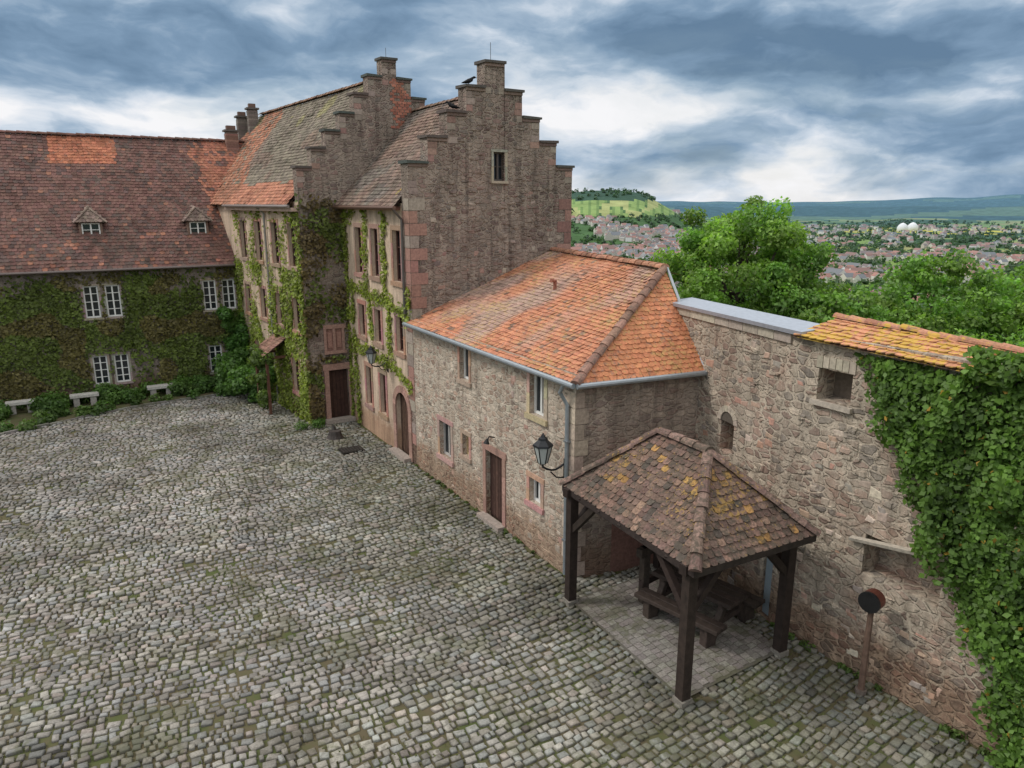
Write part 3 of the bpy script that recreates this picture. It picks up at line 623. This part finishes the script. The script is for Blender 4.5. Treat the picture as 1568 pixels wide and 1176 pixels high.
hexa(mb,[F1.p(.0,.12,6.08),F1.p(L1+.25,.12,6.10),F1.p(L1+.25,-TH,6.13),F1.p(0,-TH,6.11),F1.p(.0,.12,6.16),F1.p(L1+.25,.12,6.18),F1.p(L1+.25,-TH,6.24),F1.p(0,-TH,6.22)],'metal',(.42,.46,.52))
mb.build('sheet_coping',cw)
mb=MB()
def c_cap(u,v,p): return jit((.52,.25,.14),.16)
tile_quad(mb,F3.p(.05,.2,6.10),F3.p(3.9,.2,6.02),F3.p(3.9,-.85,6.24),F3.p(.25,-.85,6.36),c_cap,.165,.14,'tile_cap')
ridge_caps(mb,F3.p(.2,-.85,6.37),F3.p(3.9,-.85,6.25),rc,.09,.36,'tile_cap')
mb.build('tile_coping',cw)
mb=MB(); fbox(mb,F1,4.2,4.52,-.2,-.1,0,1.7,'paint',(.35,.42,.46)); mb.build('passage_door',cw)
# ------------------------------------------------------------------ SHELTER
sh=empty('timber_shelter'); mb=MB(); DW=(.035,.024,.019)
SF=Vector((2.99,11.12,0));SL=Vector((1.28,14.42,0));SR=Vector((5.2,12.55,0));SB=SL+SR-SF
ax=(SL-SF).normalized(); ay=(SR-SF).normalized()
def beam(a,b,w,h,col=DW):
    a=Vector(a);b=Vector(b);t=(b-a).normalized();s=t.cross(Vector((0,0,1)))
    if s.length<.05:s=ax.copy()
    s.normalize();u=s.cross(t); hexa(mb,[a-s*w/2-u*h/2,a+s*w/2-u*h/2,a+s*w/2+u*h/2,a-s*w/2+u*h/2,b-s*w/2-u*h/2,b+s*w/2-u*h/2,b+s*w/2+u*h/2,b-s*w/2+u*h/2],'wood',jit(col,.15))
for p in(SF,SL,SR,SB):
    beam(z_(p,.08),z_(p,2.62),.19,.19); hexa(mb,[z_(p+ax*i*.13+ay*j*.13,z) for z in(-.03,.09) for i,j in((-1,-1),(-1,1),(1,1),(1,-1))],'solid',(.22,.20,.17))
for a,b in((SF,SL),(SF,SR),(SL,SB),(SR,SB)):
    t=(b-a).normalized(); beam(z_(a-t*.2,2.6),z_(b+t*.2,2.6),.16,.18)
    for c,sg in((a,1),(b,-1)): beam(z_(c+t*sg*.06,1.75),z_(c+t*sg*.85,2.55),.11,.13)
EF=Vector((2.98,10.83,2.66));EL=Vector((1.08,14.6,2.66));ER=Vector((5.5,12.18,2.66));EB=EL+ER-EF
hw=(ER-EF).length/2
cFR=(EF+ER)/2;cLB=(EL+EB)/2; dd=(cLB-cFR).normalized()
r1=cFR+dd*hw*.98; r2=cLB-dd*hw*.98; r1.z=r2.z=4.03
def c_sh(u,v,p):
    n=nz(p,1.2,4); b=(.165,.11,.088)
    if n>.1: b=(.185,.118,.09)
    k=random.random()
    if k<.08: b=(.25,.16,.12)
    elif k<.19: b=(.10,.08,.068)
    if random.random()<.05+.14*sst(.0,.3,n) and (p-EF).dot(ay)>hw*.5: b=(.34,.20,.075)
    return jit(b,.2)
for q in((EL,EF,r1,r2),(EF,ER,r1,r1),(ER,EB,r2,r1),(EB,EL,r2,r2)): tile_quad(mb,*q,c_sh,.165,.135,'tile_moss')
rs=lambda *a:jit((.21,.14,.115),.3)
up=Vector((0,0,.03))
for a,b in((EF,r1),(ER,r1),(EL,r2),(EB,r2)): ridge_caps(mb,a+up,b+up,rs,.1,.33,'tile_moss')
ridge_caps(mb,r1+up,r2+up,rs,.11,.36,'tile_moss')
for a,b in((EF,EL),(EF,ER),(EL,EB),(ER,EB)): beam(a-up*1.6,b-up*1.6,.03,.12,(.04,.03,.025))
for i in range(1,6):
    q=EF.lerp(EL,i/6);rr=r1.lerp(r2,min(1,max(0,(i-1.5)/3))); beam(q-up*2.5,rr-up*3,.08,.1); q=ER.lerp(EB,i/6); beam(q-up*2.5,rr-up*3,.08,.1)
mb.build('shelter_structure',sh)
fl=MB(); 
for i in range(15):
    for j in range(24):
        p=SF+ay*(i*.18+.05)+ax*(j*.15+.06+(.03 if i%2 else 0))
        x=[z_(p+ay*(a+random.uniform(-.008,.008))+ax*(b+random.uniform(-.006,.006)),random.uniform(.034,.042)) for a,b in((0,0),(.168,0),(.168,.138),(0,.138))]
        fl.add(x,[(0,1,2,3)],'cobble',jit((.26,.24,.22),.22))
lo=[z_(q,.03) for q in (SF,SR,SB,SL)]; fl.add(lo,[(0,1,2,3)],'cobble',(.13,.12,.10)); fl.build('shelter_paving')
pt=MB(); mb=pt; tdir=(Vector((4.0,12.64,0))-Vector((2.78,13.98,0))).normalized(); td=Vector((-tdir.y,tdir.x,0)); td=td if td.x>0 else -td
tc_=Vector((3.39,13.31,0))+td*.72; W=(.055,.04,.032)
for k in(-.3,-.1,.1,.3): beam(z_(tc_+td*k-tdir*.95,.80),z_(tc_+td*k+tdir*.95,.80),.185,.09,W)
for sg in(-1,1):
    for k in(-.1,.1): beam(z_(tc_+td*(sg*.72+k)-tdir*1.0,.47),z_(tc_+td*(sg*.72+k)+tdir*1.0,.47),.18,.09,W)
    for en in(-.7,.7):
        beam(z_(tc_+tdir*en+td*sg*.62,.0),z_(tc_+tdir*en+td*sg*.2,.76),.13,.14,W)
        beam(z_(tc_+tdir*en+td*sg*.72,.02),z_(tc_+tdir*en+td*sg*.72,.43),.2,.26,W)
for en in(-.7,.7): beam(z_(tc_+tdir*en-td*.85,.38),z_(tc_+tdir*en+td*.85,.38),.1,.12,W); beam(z_(tc_+tdir*en-td*.35,.71),z_(tc_+tdir*en+td*.35,.71),.1,.1,W)
for sg in(-.38,.38): beam(z_(tc_-tdir*1.15+td*sg,.0),z_(tc_-tdir*1.15+td*sg,1.35),.17,.17,W)
beam(z_(tc_-tdir*1.15-td*.6,1.25),z_(tc_-tdir*1.15+td*.6,1.25),.16,.2,W); beam(z_(tc_-tdir*1.15-td*.5,.5),z_(tc_-tdir*1.15+td*.5,.5),.12,.14,W)
beam(z_(tc_-tdir*1.15,1.2),z_(tc_-tdir*.1,.88),.12,.14,W)
pt.build('heavy_timber_picnic_table',bevel=.01)
# ------------------------------------------------------------------ lanterns
def lantern(F,s,off,z,wallz,size=1.,name='wall_lantern'):
    mb=MB(); BK=(.03,.032,.035); c=F.p(s,off,z); h=.42*size; r=.15*size
    pts=[F.p(s,.02,wallz)]+[F.p(s,.02+(off-.02)*t,wallz-.12*math.sin(math.pi*t)+(z-h*.62-wallz)*t) for t in(.2,.4,.6,.8,1)]+[c-Vector((0,0,h*.5))]
    tube(mb,pts,.018*size,8,'metal',BK); tube(mb,[F.p(s,.02,wallz-.35),F.p(s,off*.4,wallz-.3),F.p(s,off*.65,wallz-.14)],.013*size,6,'metal',BK)
    fbox(mb,F,s-.04,s+.04,.003,.03,wallz-.42,wallz+.1,'metal',BK)
    def ring(z,r): return [c+Vector((math.cos(k*math.pi/3)*r,math.sin(k*math.pi/3)*r,z)) for k in range(6)]
    a=ring(-h*.45,r*.5);b=ring(h*.25,r)
    mb.add(a+b,[(k,(k+1)%6,6+(k+1)%6,6+k) for k in range(6)],'paint',(.42,.45,.43))
    for k in range(6): tube(mb,[a[k],b[k]],.011*size,5,'metal',BK)
    prof=[(h*.25,r*1.15),(h*.32,r*1.1),(h*.5,r*.55),(h*.58,r*.5),(h*.62,r*.3),(h*.78,.012)]
    vs=[];fs=[]
    for zz,rr in prof: vs+=ring(zz,rr)
    for i in range(len(prof)-1): fs+=[(i*6+k,i*6+(k+1)%6,i*6+6+(k+1)%6,i*6+6+k) for k in range(6)]
    mb.add(vs,fs+[(5,4,3,2,1,0)],'metal',BK); mb.add(ring(-h*.5,r*.3)+ring(-h*.45,r*.55),[(k,(k+1)%6,6+(k+1)%6,6+k) for k in range(6)]+[(0,1,2,3,4,5)],'metal',BK)
    return mb.build(name)
lantern(FN,.35,.62,3.12,2.75,1.35); lantern(FN,11.2,.6,3.35,3.15,1.2)
o=MB(); tube(o,[FN.p(3.6,.02,2.45),FN.p(3.6,.18,2.5),FN.p(3.6,.24,2.42)],.02,6,'metal',(.03,.03,.03)); tube(o,[FN.p(3.6,.24,2.45),FN.p(3.6,.27,2.32)],[.03,.09],10,'metal',(.03,.03,.03)); o.build('door_lamp')
o=MB(); b=Vector((6.25,11.4,0)); tube(o,[b,z_(b,.9),z_(b,1.68)],[.06,.055,.05],8,'wood',(.15,.095,.07)); hd=z_(b,1.82); ddn=Vector((-.75,-.6,0)).normalized()
tube(o,[hd-ddn*.1,hd+ddn*.1],.18,18,'metal',(.20,.07,.05)); tube(o,[hd+ddn*.1,hd+ddn*.14,hd+ddn*.14,hd+ddn*.11],[.19,.19,.15,.15],18,'metal',(.03,.03,.032)); tube(o,[b+Vector((0,0,-.02)),z_(b,.06)],.1,10,'solid',(.15,.12,.1)); o.build('post_mounted_drum')  # round reddish drum head on a post, purpose unknown
# ------------------------------------------------------------------ stone benches, stump
for k in(3.9,6.9,9.2):
    o=MB(); F=Fr(FW.p(k,1.0,0),-e,-d1)
    fbox(o,F,-.55,.55,-.2,.2,.36,.5,'solid',(.48,.46,.42)); fbox(o,F,-.44,-.2,-.15,.15,-.03,.36,'solid',(.36,.34,.31)); fbox(o,F,.2,.44,-.15,.15,-.03,.36,'solid',(.36,.34,.31)); o.build('stone_bench',bevel=.015)
o=MB(); p=Vector((-6.6,26.0,0))
tube(o,[z_(p,-.02),z_(p,.12),z_(p,.28)],[.34,.26,.22],9,'wood',(.06,.05,.045)); tube(o,[z_(p,.2)+ax*.1,z_(p,.42)+ax*.2],[.1,.06],7,'wood',(.05,.045,.04)); o.build('tree_stump')
o=MB(); F=Fr((-5.7,24.6),e,-d1)
fbox(o,F,-.4,.4,-.3,.3,0,.035,'metal',(.05,.045,.04)); 
for i in range(7): fbox(o,F,-.35+i*.105,-.3+i*.105,-.26,.26,.035,.05,'metal',(.09,.08,.075))
o.build('drain_grate')
o=MB()
for (a,b) in(((-26,22),(-19.2,26.4)),((-19.2,26.4),(-16.3,30.1)),((-16.3,30.1),(-11.9,33.4))):
    a=Vector((*a,0));b=Vector((*b,0));t=(b-a).normalized();L=(b-a).length; k=int(L/.5)
    F=Fr(a,t,Vector((-t.y,t.x,0)))
    for i in range(k): fbox(o,F,i*L/k,(i+1)*L/k-.02,.0,.12,-.03,random.uniform(.04,.08),'cobble',jit((.22,.21,.19),.2))
o.build('bed_kerb')
# ------------------------------------------------------------------ crows
def crow(p,dr):
    mb=MB(); p=Vector(p); dr=Vector(dr).normalized(); up=Vector((0,0,1)); B=(.012,.012,.014)
    tube(mb,[p+dr*-.22+up*.09,p+dr*-.1+up*.12,p+up*.15,p+dr*.1+up*.2,p+dr*.14+up*.25,p+dr*.19+up*.27,p+dr*.23+up*.265],[.012,.045,.07,.06,.035,.038,.02],8,'solid',B)
    tube(mb,[p+dr*.22+up*.265,p+dr*.29+up*.25],[.015,.003],6,'solid',B)
    s=dr.cross(up)
    for k in(-1,1): tube(mb,[p+s*.03*k,p+s*.03*k+up*.1],.007,5,'solid',B); tube(mb,[p+s*.055*k+dr*.05+up*.17,p+s*.05*k-dr*.2+up*.1],[.035,.008],6,'solid',B)
    mb.build('crow',smooth=True)
crow(FT.p(2.25,-.25,12.05),(.8,.2,0)); crow(FT.p(1.7,-.25,11.28),(-.8,.1,0))
# ------------------------------------------------------------------ IVY
def ivy(name,parent,F,a0,a1,z0,z1,n,dens,size,colf,bulge=.12,avoid=(),jn=.55):
    ps=[];ns=[];cs=[]
    for i in range(n):
        a=random.uniform(a0,a1);z=random.uniform(z0,z1)
        if any(o[0]-.03<a<o[1]+.03 and o[2]-.03<z<o[3]+.03 for o in avoid): continue
        dn=dens(a,z)
        if random.random()>dn: continue
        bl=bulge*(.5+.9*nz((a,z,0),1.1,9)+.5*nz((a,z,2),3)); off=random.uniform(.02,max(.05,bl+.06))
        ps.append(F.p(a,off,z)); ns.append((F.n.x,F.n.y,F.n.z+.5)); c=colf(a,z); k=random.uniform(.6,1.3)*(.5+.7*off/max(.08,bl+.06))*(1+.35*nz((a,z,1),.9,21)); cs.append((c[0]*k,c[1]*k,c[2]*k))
    if ps: leaves(name,parent,[tuple(p) for p in ps],ns,size,np.array(cs),jn)
def wd(a,z):
    t=nz((a,z*1.1,3),.45,1)+.35*nz((a,z,4),1.8)
    nw_=min(max(abs(a-(o[0]+o[1])/2)-.3,abs(z-(o[2]+o[3])/2)-(o[3]-o[2])/2) for o in wops[:16])
    b=min(1,max(.16,.92-2.4*max(0,t-.02)))*(.3+.7*sst(.05,.4,nw_))
    return b if z<5.35+.2*nz((a,0,0),2) else b*.3
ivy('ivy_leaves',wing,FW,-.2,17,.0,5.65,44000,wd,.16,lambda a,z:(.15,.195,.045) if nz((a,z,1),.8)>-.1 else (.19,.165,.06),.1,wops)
def gd(a,z):
    return max(0,min(1,.8-1.6*max(0,nz((a,z,8),.8)+.08)))*(1 if z<7.8 else .5)*(1-sst(8.2,9,z))
gav=[(.5,1.65,0,2.4),(.6,1.5,2.7,3.95)]
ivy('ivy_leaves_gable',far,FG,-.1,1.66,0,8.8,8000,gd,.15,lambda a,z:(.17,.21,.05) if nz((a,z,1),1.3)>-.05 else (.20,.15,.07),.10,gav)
def fd(a,z):
    t=nz((a,z*.5,6),.7,2); base=.62-1.8*max(0,t+.14)
    if a<.9: base+=.5
    if z>6: base-=.4
    return max(0.03,min(1,base))*(1-sst(8,8.5,z))
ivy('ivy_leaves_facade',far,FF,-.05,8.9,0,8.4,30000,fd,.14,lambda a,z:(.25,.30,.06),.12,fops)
vl=[((15.2,0),(15,8.3)),((15,5.4),(10.8,5.2)),((11,8.2),(11.2,5.3)),((12.9,8.3),(12.9,5.4)),((10.8,5.2),(9.2,4.9)),((14.6,3.2),(11,3.1)),((10.9,5.2),(10.8,3.1)),((15,8),(14.2,8.2)),((10.8,3.1),(9.3,2.6)),((12.7,5.2),(12.6,3.2)),((14.6,5.3),(14.4,0)),((9.6,5.0),(8.9,5.6))]
def vd(a,z):
    m=9
    for (x0,y0),(x1,y1) in vl:
        L2=(x1-x0)**2+(y1-y0)**2;t=max(0,min(1,((a-x0)*(x1-x0)+(z-y0)*(y1-y0))/L2)); m=min(m,math.hypot(a-x0-t*(x1-x0),z-y0-t*(y1-y0)))
    wdt=.27+.32*nz((a,z,0),1.7,4); return max(0,1-m/max(.05,wdt))**.8
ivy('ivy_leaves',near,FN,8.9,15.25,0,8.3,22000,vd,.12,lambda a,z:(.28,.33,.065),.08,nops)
zb=[0,.88,1.63,2.82,4.38,6.0,6.6]; qb=[4.7,4.37,4.06,3.2,2.35,1.45,1.5]
def rd(a,z):
    b=np.interp(z,zb,qb)+.32*nz((a,z,0),1.6,3)+.08*nz((a,z,4),6)
    if a<b-.18: return 0
    if z>5.95 and a<3.25+.2*nz((a,z,0),3): return 0
    if a<b+.1: return .4
    return 1
ivyr=empty('wall_ivy')
ivy('ivy_leaves',ivyr,F3,1.2,9,-.05,6.4,70000,rd,.105,lambda a,z:((.12,.215,.04) if nz((a,z,5),1.3)>-.12 else (.085,.155,.03)) if random.random()>.012 else (.42,.26,.05),.42,(),.6)
ps=[];cs=[]
for i in range(12000):
    a=random.uniform(3.2,9); o=-random.uniform(-.3,1.3); h=6.0+.4*sst(3.2,4.2,a)*(1-((-o-.45)/1.1)**2*.5)+.22*nz((a,o,0),1.2); 
    ps.append(tuple(F3.p(a,o,h+random.gauss(0,.05)))); k=random.uniform(.6,1.3); cs.append((.13*k,.22*k,.04*k))
leaves('ivy_top',ivyr,ps,np.tile([-.2,-.2,1],(len(ps),1)),.12,np.array(cs),.6)
mb=MB()
fbox(mb,F3,4.9,12,.01,.06,-.1,5.9,'solid',(.02,.03,.012)); mb.build('ivy_backing',ivyr)  # one solid dark green slab behind the leaves, covering the wall
# ------------------------------------------------------------------ plants and trees
def blob(ps,cs,ns,c,r,n,col,fl=.8):
    d=rng.normal(0,1,(n,3)); d/=np.linalg.norm(d,axis=1)[:,None]; rr=r*rng.uniform(.4,1.12,n)**.7
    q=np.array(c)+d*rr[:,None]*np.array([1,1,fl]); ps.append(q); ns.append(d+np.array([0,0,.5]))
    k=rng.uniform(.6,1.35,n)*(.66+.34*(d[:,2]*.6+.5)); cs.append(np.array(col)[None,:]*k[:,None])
def bush(name,items,size):
    ps=[];cs=[];ns=[]
    for c,r,n,col in items: blob(ps,cs,ns,c,r,n,col)
    return leaves(name,None,np.concatenate(ps),np.concatenate(ns),size,np.concatenate(cs),.6)
it=[]
for i in range(160):
    k=random.uniform(-.2,14); o=random.uniform(.3,1.0+.10*k); r=random.uniform(.22,.55); p=FW.p(k,o,r*.6)
    if abs(k-3.9)<.7 or abs(k-6.9)<.7 or abs(k-9.2)<.7:
        if o>.55: continue
        r*=.6
    it.append((tuple(p),r,int(750*r),random.choice([(.10,.19,.045),(.13,.23,.055),(.08,.14,.035)])))
for i in range(520):
    x=random.uniform(-26,-12);y=random.uniform(23,35)
    if not inside(x,y,bed): continue
    q=Vector((x,y,0))-P; k=q.dot(-e); o=q.dot(-d1)
    if any(abs(k-kk)<.7 and .6<o<1.7 for kk in(3.9,6.9,9.2)): continue
    r=random.uniform(.14,.40); it.append(((x,y,r*.4),r,int(520*r),random.choice([(.10,.19,.045),(.14,.22,.06),(.08,.14,.035)])))
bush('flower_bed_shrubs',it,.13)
it=[]
for i in range(20):
    t=i/19; p=FW.p(.1+random.uniform(-.4,.9),random.uniform(.4,1.3),.4+3.2*t+random.uniform(-.2,.2)); it.append((tuple(p),random.uniform(.4,.7)*(1-.3*t),420,random.choice([(.10,.22,.045),(.13,.25,.055)])))
for i in range(16): p=FF.p(7.0+random.uniform(-2,1),random.uniform(.4,1.6),random.uniform(.2,1.4)); it.append((tuple(p),.5,320,(.12,.23,.055)))
for i in range(14): p=FF.p(4.9+random.uniform(-.9,.8),random.uniform(.2,.9),random.uniform(.2,1.5)); it.append((tuple(p),.38,220,(.12,.23,.055)))
for i in range(14): p=FF.p(3.1+random.uniform(-1,1),random.uniform(.7,1.2),random.uniform(.1,2.6)); it.append((tuple(p),.28,130,(.15,.22,.055)))
bush('corner_bush',it,.15)
it=[]
for i in range(9): p=FG.p(-.1+random.uniform(-.7,.6),random.uniform(.15,.6),.12); it.append((tuple(p),random.uniform(.12,.25),100,(.12,.22,.05)))
for i in range(22): p=F3.p(random.uniform(-2,5),.1,.03); it.append((tuple(p),random.uniform(.05,.12),40,(.12,.19,.05)))
for i in range(22): p=FN.p(random.uniform(.5,9),.08,.02); it.append((tuple(p),random.uniform(.04,.08),25,(.12,.17,.05)))
bush('wall_foot_weeds',it,.07)
def tree(name,x,y,ztop,rad,nleaf,col,seed,sz=.26,squash=1.15):
    random.seed(seed); zb_=terr(x,y); par=empty(name); mb=MB(); cz=ztop-rad*squash
    base=Vector((x,y,zb_-.3)); top=Vector((x+random.uniform(-.3,.3),y,cz+rad*.4)); BR=(.09,.07,.055)
    tube(mb,[base,base.lerp(top,.35)+Vector((.15,.1,0)),base.lerp(top,.7),top],[rad*.13,rad*.09,rad*.06,rad*.02],9,'wood',BR)
    ps=[];cs=[];ns=[]; nb=150
    cl=[]
    for i in range(nb):
        d=Vector((random.gauss(0,1),random.gauss(0,1),random.gauss(0,1)+.15)).normalized(); q=random.uniform(.3,1.0)**.5
        lump=1+.12*nz(d,1.8,seed)+random.uniform(-.08,.05)
        c=Vector((x,y,cz))+Vector((d.x*rad*q*lump,d.y*rad*q*lump,d.z*rad*squash*q*lump*.93)); cl.append(c)
    for c in cl[::6]:
        st=base.lerp(top,random.uniform(.4,.9)); mid=st.lerp(c,.5)+Vector((0,0,-.2)); tube(mb,[st,mid,c],[rad*.04,rad*.022,rad*.008],6,'wood',BR,False)
    for c in cl:
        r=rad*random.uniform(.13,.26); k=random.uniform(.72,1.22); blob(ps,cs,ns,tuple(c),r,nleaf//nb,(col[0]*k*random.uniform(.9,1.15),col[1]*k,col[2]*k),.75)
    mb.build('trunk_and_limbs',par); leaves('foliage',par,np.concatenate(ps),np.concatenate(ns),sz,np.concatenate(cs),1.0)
tree('deciduous_tree',11.0,35.5,9.0,4.0,46000,(.22,.38,.08),3,.18,squash=1.15)
tree('deciduous_tree',13.2,33.0,6.0,3.2,22000,(.20,.35,.075),4,.19)
tree('deciduous_tree',8.9,32.0,4.9,2.7,16000,(.19,.34,.07),5,.19)
tree('deciduous_tree',17.6,35,4.9,3.2,18000,(.21,.36,.08),6,.21)
tree('deciduous_tree',21.5,37,6.2,3.6,20000,(.19,.34,.07),8,.21)
tree('deciduous_tree',25.5,37,5.2,3.9,18000,(.21,.36,.075),9,.22)
tree('deciduous_tree',14.2,27,3.7,3.0,22000,(.22,.36,.07),10,.16)
tree('deciduous_tree',18.4,26.5,4.4,3.2,22000,(.20,.36,.07),11,.16)
tree('deciduous_tree',13.6,20.5,4.8,2.7,22000,(.22,.37,.07),12,.14)
tree('deciduous_tree',29,41,6.0,4.2,14000,(.19,.34,.07),13,.24)
random.seed(21)
ps=[];cs=[];ns=[]
for i in range(760):
    a=math.radians(random.uniform(0,44)); r=random.uniform(60,420); x=r*math.sin(a);y=r*math.cos(a); z=terr(x,y); R=random.uniform(3,6)
    if nz((x,y,0),.02)<-.35 and r>200: continue
    k=random.uniform(.7,1.2); blob(ps,cs,ns,(x,y,z+R*1.1),R,140,(.14*k,.26*k,.065*k),1.0)
leaves('distant_woods',None,np.concatenate(ps),np.concatenate(ns),1.4,np.concatenate(cs),.6)
ps=[];cs=[];ns=[]
for i in range(7500):
    a=math.radians(random.uniform(0,40)); r=500*math.exp(random.uniform(0,2.1)); x=r*math.sin(a);y=r*math.cos(a)
    if nz((x,y,0),.004)<-.05 and random.random()<.45: continue
    z=terr(x,y)
    if 1500<r<2500 and 4.5<math.degrees(a)<14 and -25<z<16: continue
    R=random.uniform(4,10); k=random.uniform(.6,1.1); h=1-math.exp(-(r/6200)**1.5); c=(.08*k*(1-h)+.085*h,.15*k*(1-h)+.165*h,.05*k*(1-h)+.29*h)  # leaf colours blended towards blue with distance, painted haze
    blob(ps,cs,ns,(x,y,z+R*.6),R,24,c,.8)
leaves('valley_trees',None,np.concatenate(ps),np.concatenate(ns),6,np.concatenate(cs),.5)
# ------------------------------------------------------------------ town
mb=MB()
def house(x,y,w,l,h,rot,rc_,wc,hz):
    z=terr(x,y)-1; u=Vector((math.cos(rot),math.sin(rot),0)); v=Vector((-u.y,u.x,0)); c=Vector((x,y,z))
    hc=(.16,.24,.33); fx_=lambda q:tuple(q[k]*(1-hz)+hc[k]*hz for k in range(3))  # wall and roof colours mixed with a painted haze tint
    b=[c+u*sx*l/2+v*sy*w/2 for sx,sy in((-1,-1),(1,-1),(1,1),(-1,1))]; t=[q+Vector((0,0,h)) for q in b]
    r0=c-u*l/2+Vector((0,0,h+w*.45)); r1_=c+u*l/2+Vector((0,0,h+w*.45))
    mb.add(b+t+[r0,r1_],[(0,1,5,4),(1,2,6,5),(2,3,7,6),(3,0,4,7),(4,7,8),(5,9,6)],'solid',fx_(wc)); o=Vector((0,0,.1))
    mb.add([q+o for q in t]+[r0+o,r1_+o],[(0,1,5,4),(2,3,4,5)],'solid',fx_(rc_))
RC=[(.34,.16,.115),(.26,.14,.105),(.40,.19,.135),(.20,.15,.13),(.18,.18,.18)]
WC=[(.75,.71,.64),(.82,.80,.77),(.62,.55,.46),(.7,.66,.55)]
for i in range(3400):
    m=random.random()
    if m<.2: a=random.uniform(3,13.5); r=random.uniform(1250,1850)
    elif m<.75: a=random.uniform(12,37); r=random.uniform(820,1650)
    else: a=random.uniform(12,38); r=random.uniform(1700,3600)
    x=r*math.sin(math.radians(a));y=r*math.cos(math.radians(a))
    if nz((x,y,7),.0055)<-.05: continue
    big=1.6 if random.random()<.06 else 1
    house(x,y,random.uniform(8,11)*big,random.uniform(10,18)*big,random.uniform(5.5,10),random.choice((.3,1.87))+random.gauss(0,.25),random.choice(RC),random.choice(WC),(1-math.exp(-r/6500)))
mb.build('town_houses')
for a,r in((27.6,3000),(28.2,3060)):
    mb=MB(); x=r*math.sin(math.radians(a));y=r*math.cos(math.radians(a)); z=terr(x,y)
    R=18; tube(mb,[(x,y,z-3),(x,y,z+14),(x,y,z+22),(x,y,z+28),(x,y,z+31)],[R,R,R*.8,R*.45,R*.08],18,'solid',(.7,.73,.76)); mb.build('white_storage_dome',smooth=True)
# ------------------------------------------------------------------ world
w=bpy.data.worlds.new('World'); S.world=w; w.use_nodes=True; nt=w.node_tree; nt.nodes.clear(); L=nt.links
SE=math.radians(46); SAZ=math.radians(-88)
sky=N(nt,'ShaderNodeTexSky',sky_type='NISHITA'); sky.sun_disc=False; sky.sun_elevation=SE; sky.sun_rotation=SAZ; sky.air_density=1.2
tc=N(nt,'ShaderNodeTexCoord').outputs['Generated']
sx=N(nt,'ShaderNodeSeparateXYZ'); L.new(tc,sx.inputs[0])
wn=noise(nt,mapping(nt,tc,(1,1,2.2),(3,1,2)),3.4,4); wv=N(nt,'ShaderNodeVectorMath',operation='MULTIPLY_ADD'); L.new(wn.outputs['Color'],wv.inputs[0]); wv.inputs[1].default_value=(.20,.20,.08); L.new(tc,wv.inputs[2])
m1=mapping(nt,wv.outputs[0],(1.0,1.0,2.9),(.35,0,.1)); n=noise(nt,m1,3.0,11,.56)
m2=mapping(nt,wv.outputs[0],(1.4,1.4,4),(4,2,0)); n2=noise(nt,m2,2.4,8,.6)
zz=N(nt,'ShaderNodeMath',operation='MULTIPLY_ADD'); L.new(n2.outputs['Fac'],zz.inputs[0]); zz.inputs[1].default_value=.14; L.new(sx.outputs[2],zz.inputs[2])
band=ramp(nt,zz.outputs[0],[(.05,.62),(.10,.58),(.14,.36),(.175,.64),(.215,.16),(.255,.22),(.30,.70),(.35,.66),(.6,.7)])
add=N(nt,'ShaderNodeMath',operation='MULTIPLY_ADD'); L.new(n.outputs['Fac'],add.inputs[0]); add.inputs[1].default_value=2.3
sh2=N(nt,'ShaderNodeMath',operation='MULTIPLY_ADD'); L.new(band,sh2.inputs[0]); sh2.inputs[1].default_value=.62; sh2.inputs[2].default_value=-.93
L.new(sh2.outputs[0],add.inputs[2])
cl=ramp(nt,add.outputs[0],[(.14,(.14,.235,.36)),(.34,(.23,.35,.50)),(.50,(.40,.52,.66)),(.64,(.68,.76,.86)),(.82,(1.0,1.0,1.02))])
cl10=mix(nt,1,cl,(9.3,9.3,9.3),'MULTIPLY')
cov=ramp(nt,n2.outputs['Fac'],[(.3,.72),(.5,1)])
fin=mix(nt,cov,sky.outputs[0],cl10)
zen=ramp(nt,sx.outputs[2],[(.26,0),(.55,1)])
fin=mix(nt,zen,fin,(12.8,12.8,12.8))  # sky above the view whitened and brightened to add light
bg=N(nt,'ShaderNodeBackground'); bg.inputs['Strength'].default_value=.1; L.new(fin,bg.inputs[0]); out=N(nt,'ShaderNodeOutputWorld'); L.new(bg.outputs[0],out.inputs[0])
sl=bpy.data.lights.new('sun','SUN'); sl.energy=1.5; sl.angle=math.radians(12); sl.color=(1,.95,.88); so=bpy.data.objects.new('sun',sl); S.collection.objects.link(so)
sd=Vector((math.sin(SAZ)*math.cos(SE),math.cos(SAZ)*math.cos(SE),math.sin(SE))); so.rotation_euler=sd.to_track_quat('Z','Y').to_euler()
cam=bpy.data.cameras.new('camera'); co=bpy.data.objects.new('camera',cam); S.collection.objects.link(co); S.camera=co
co.location=(0,0,H); co.rotation_euler=(math.radians(90-13.9),0,0); cam.sensor_width=36; cam.lens=25.7; cam.clip_start=.1; cam.clip_end=30000
S.view_settings.view_transform='Standard'; S.view_settings.look='None'; S.view_settings.exposure=0
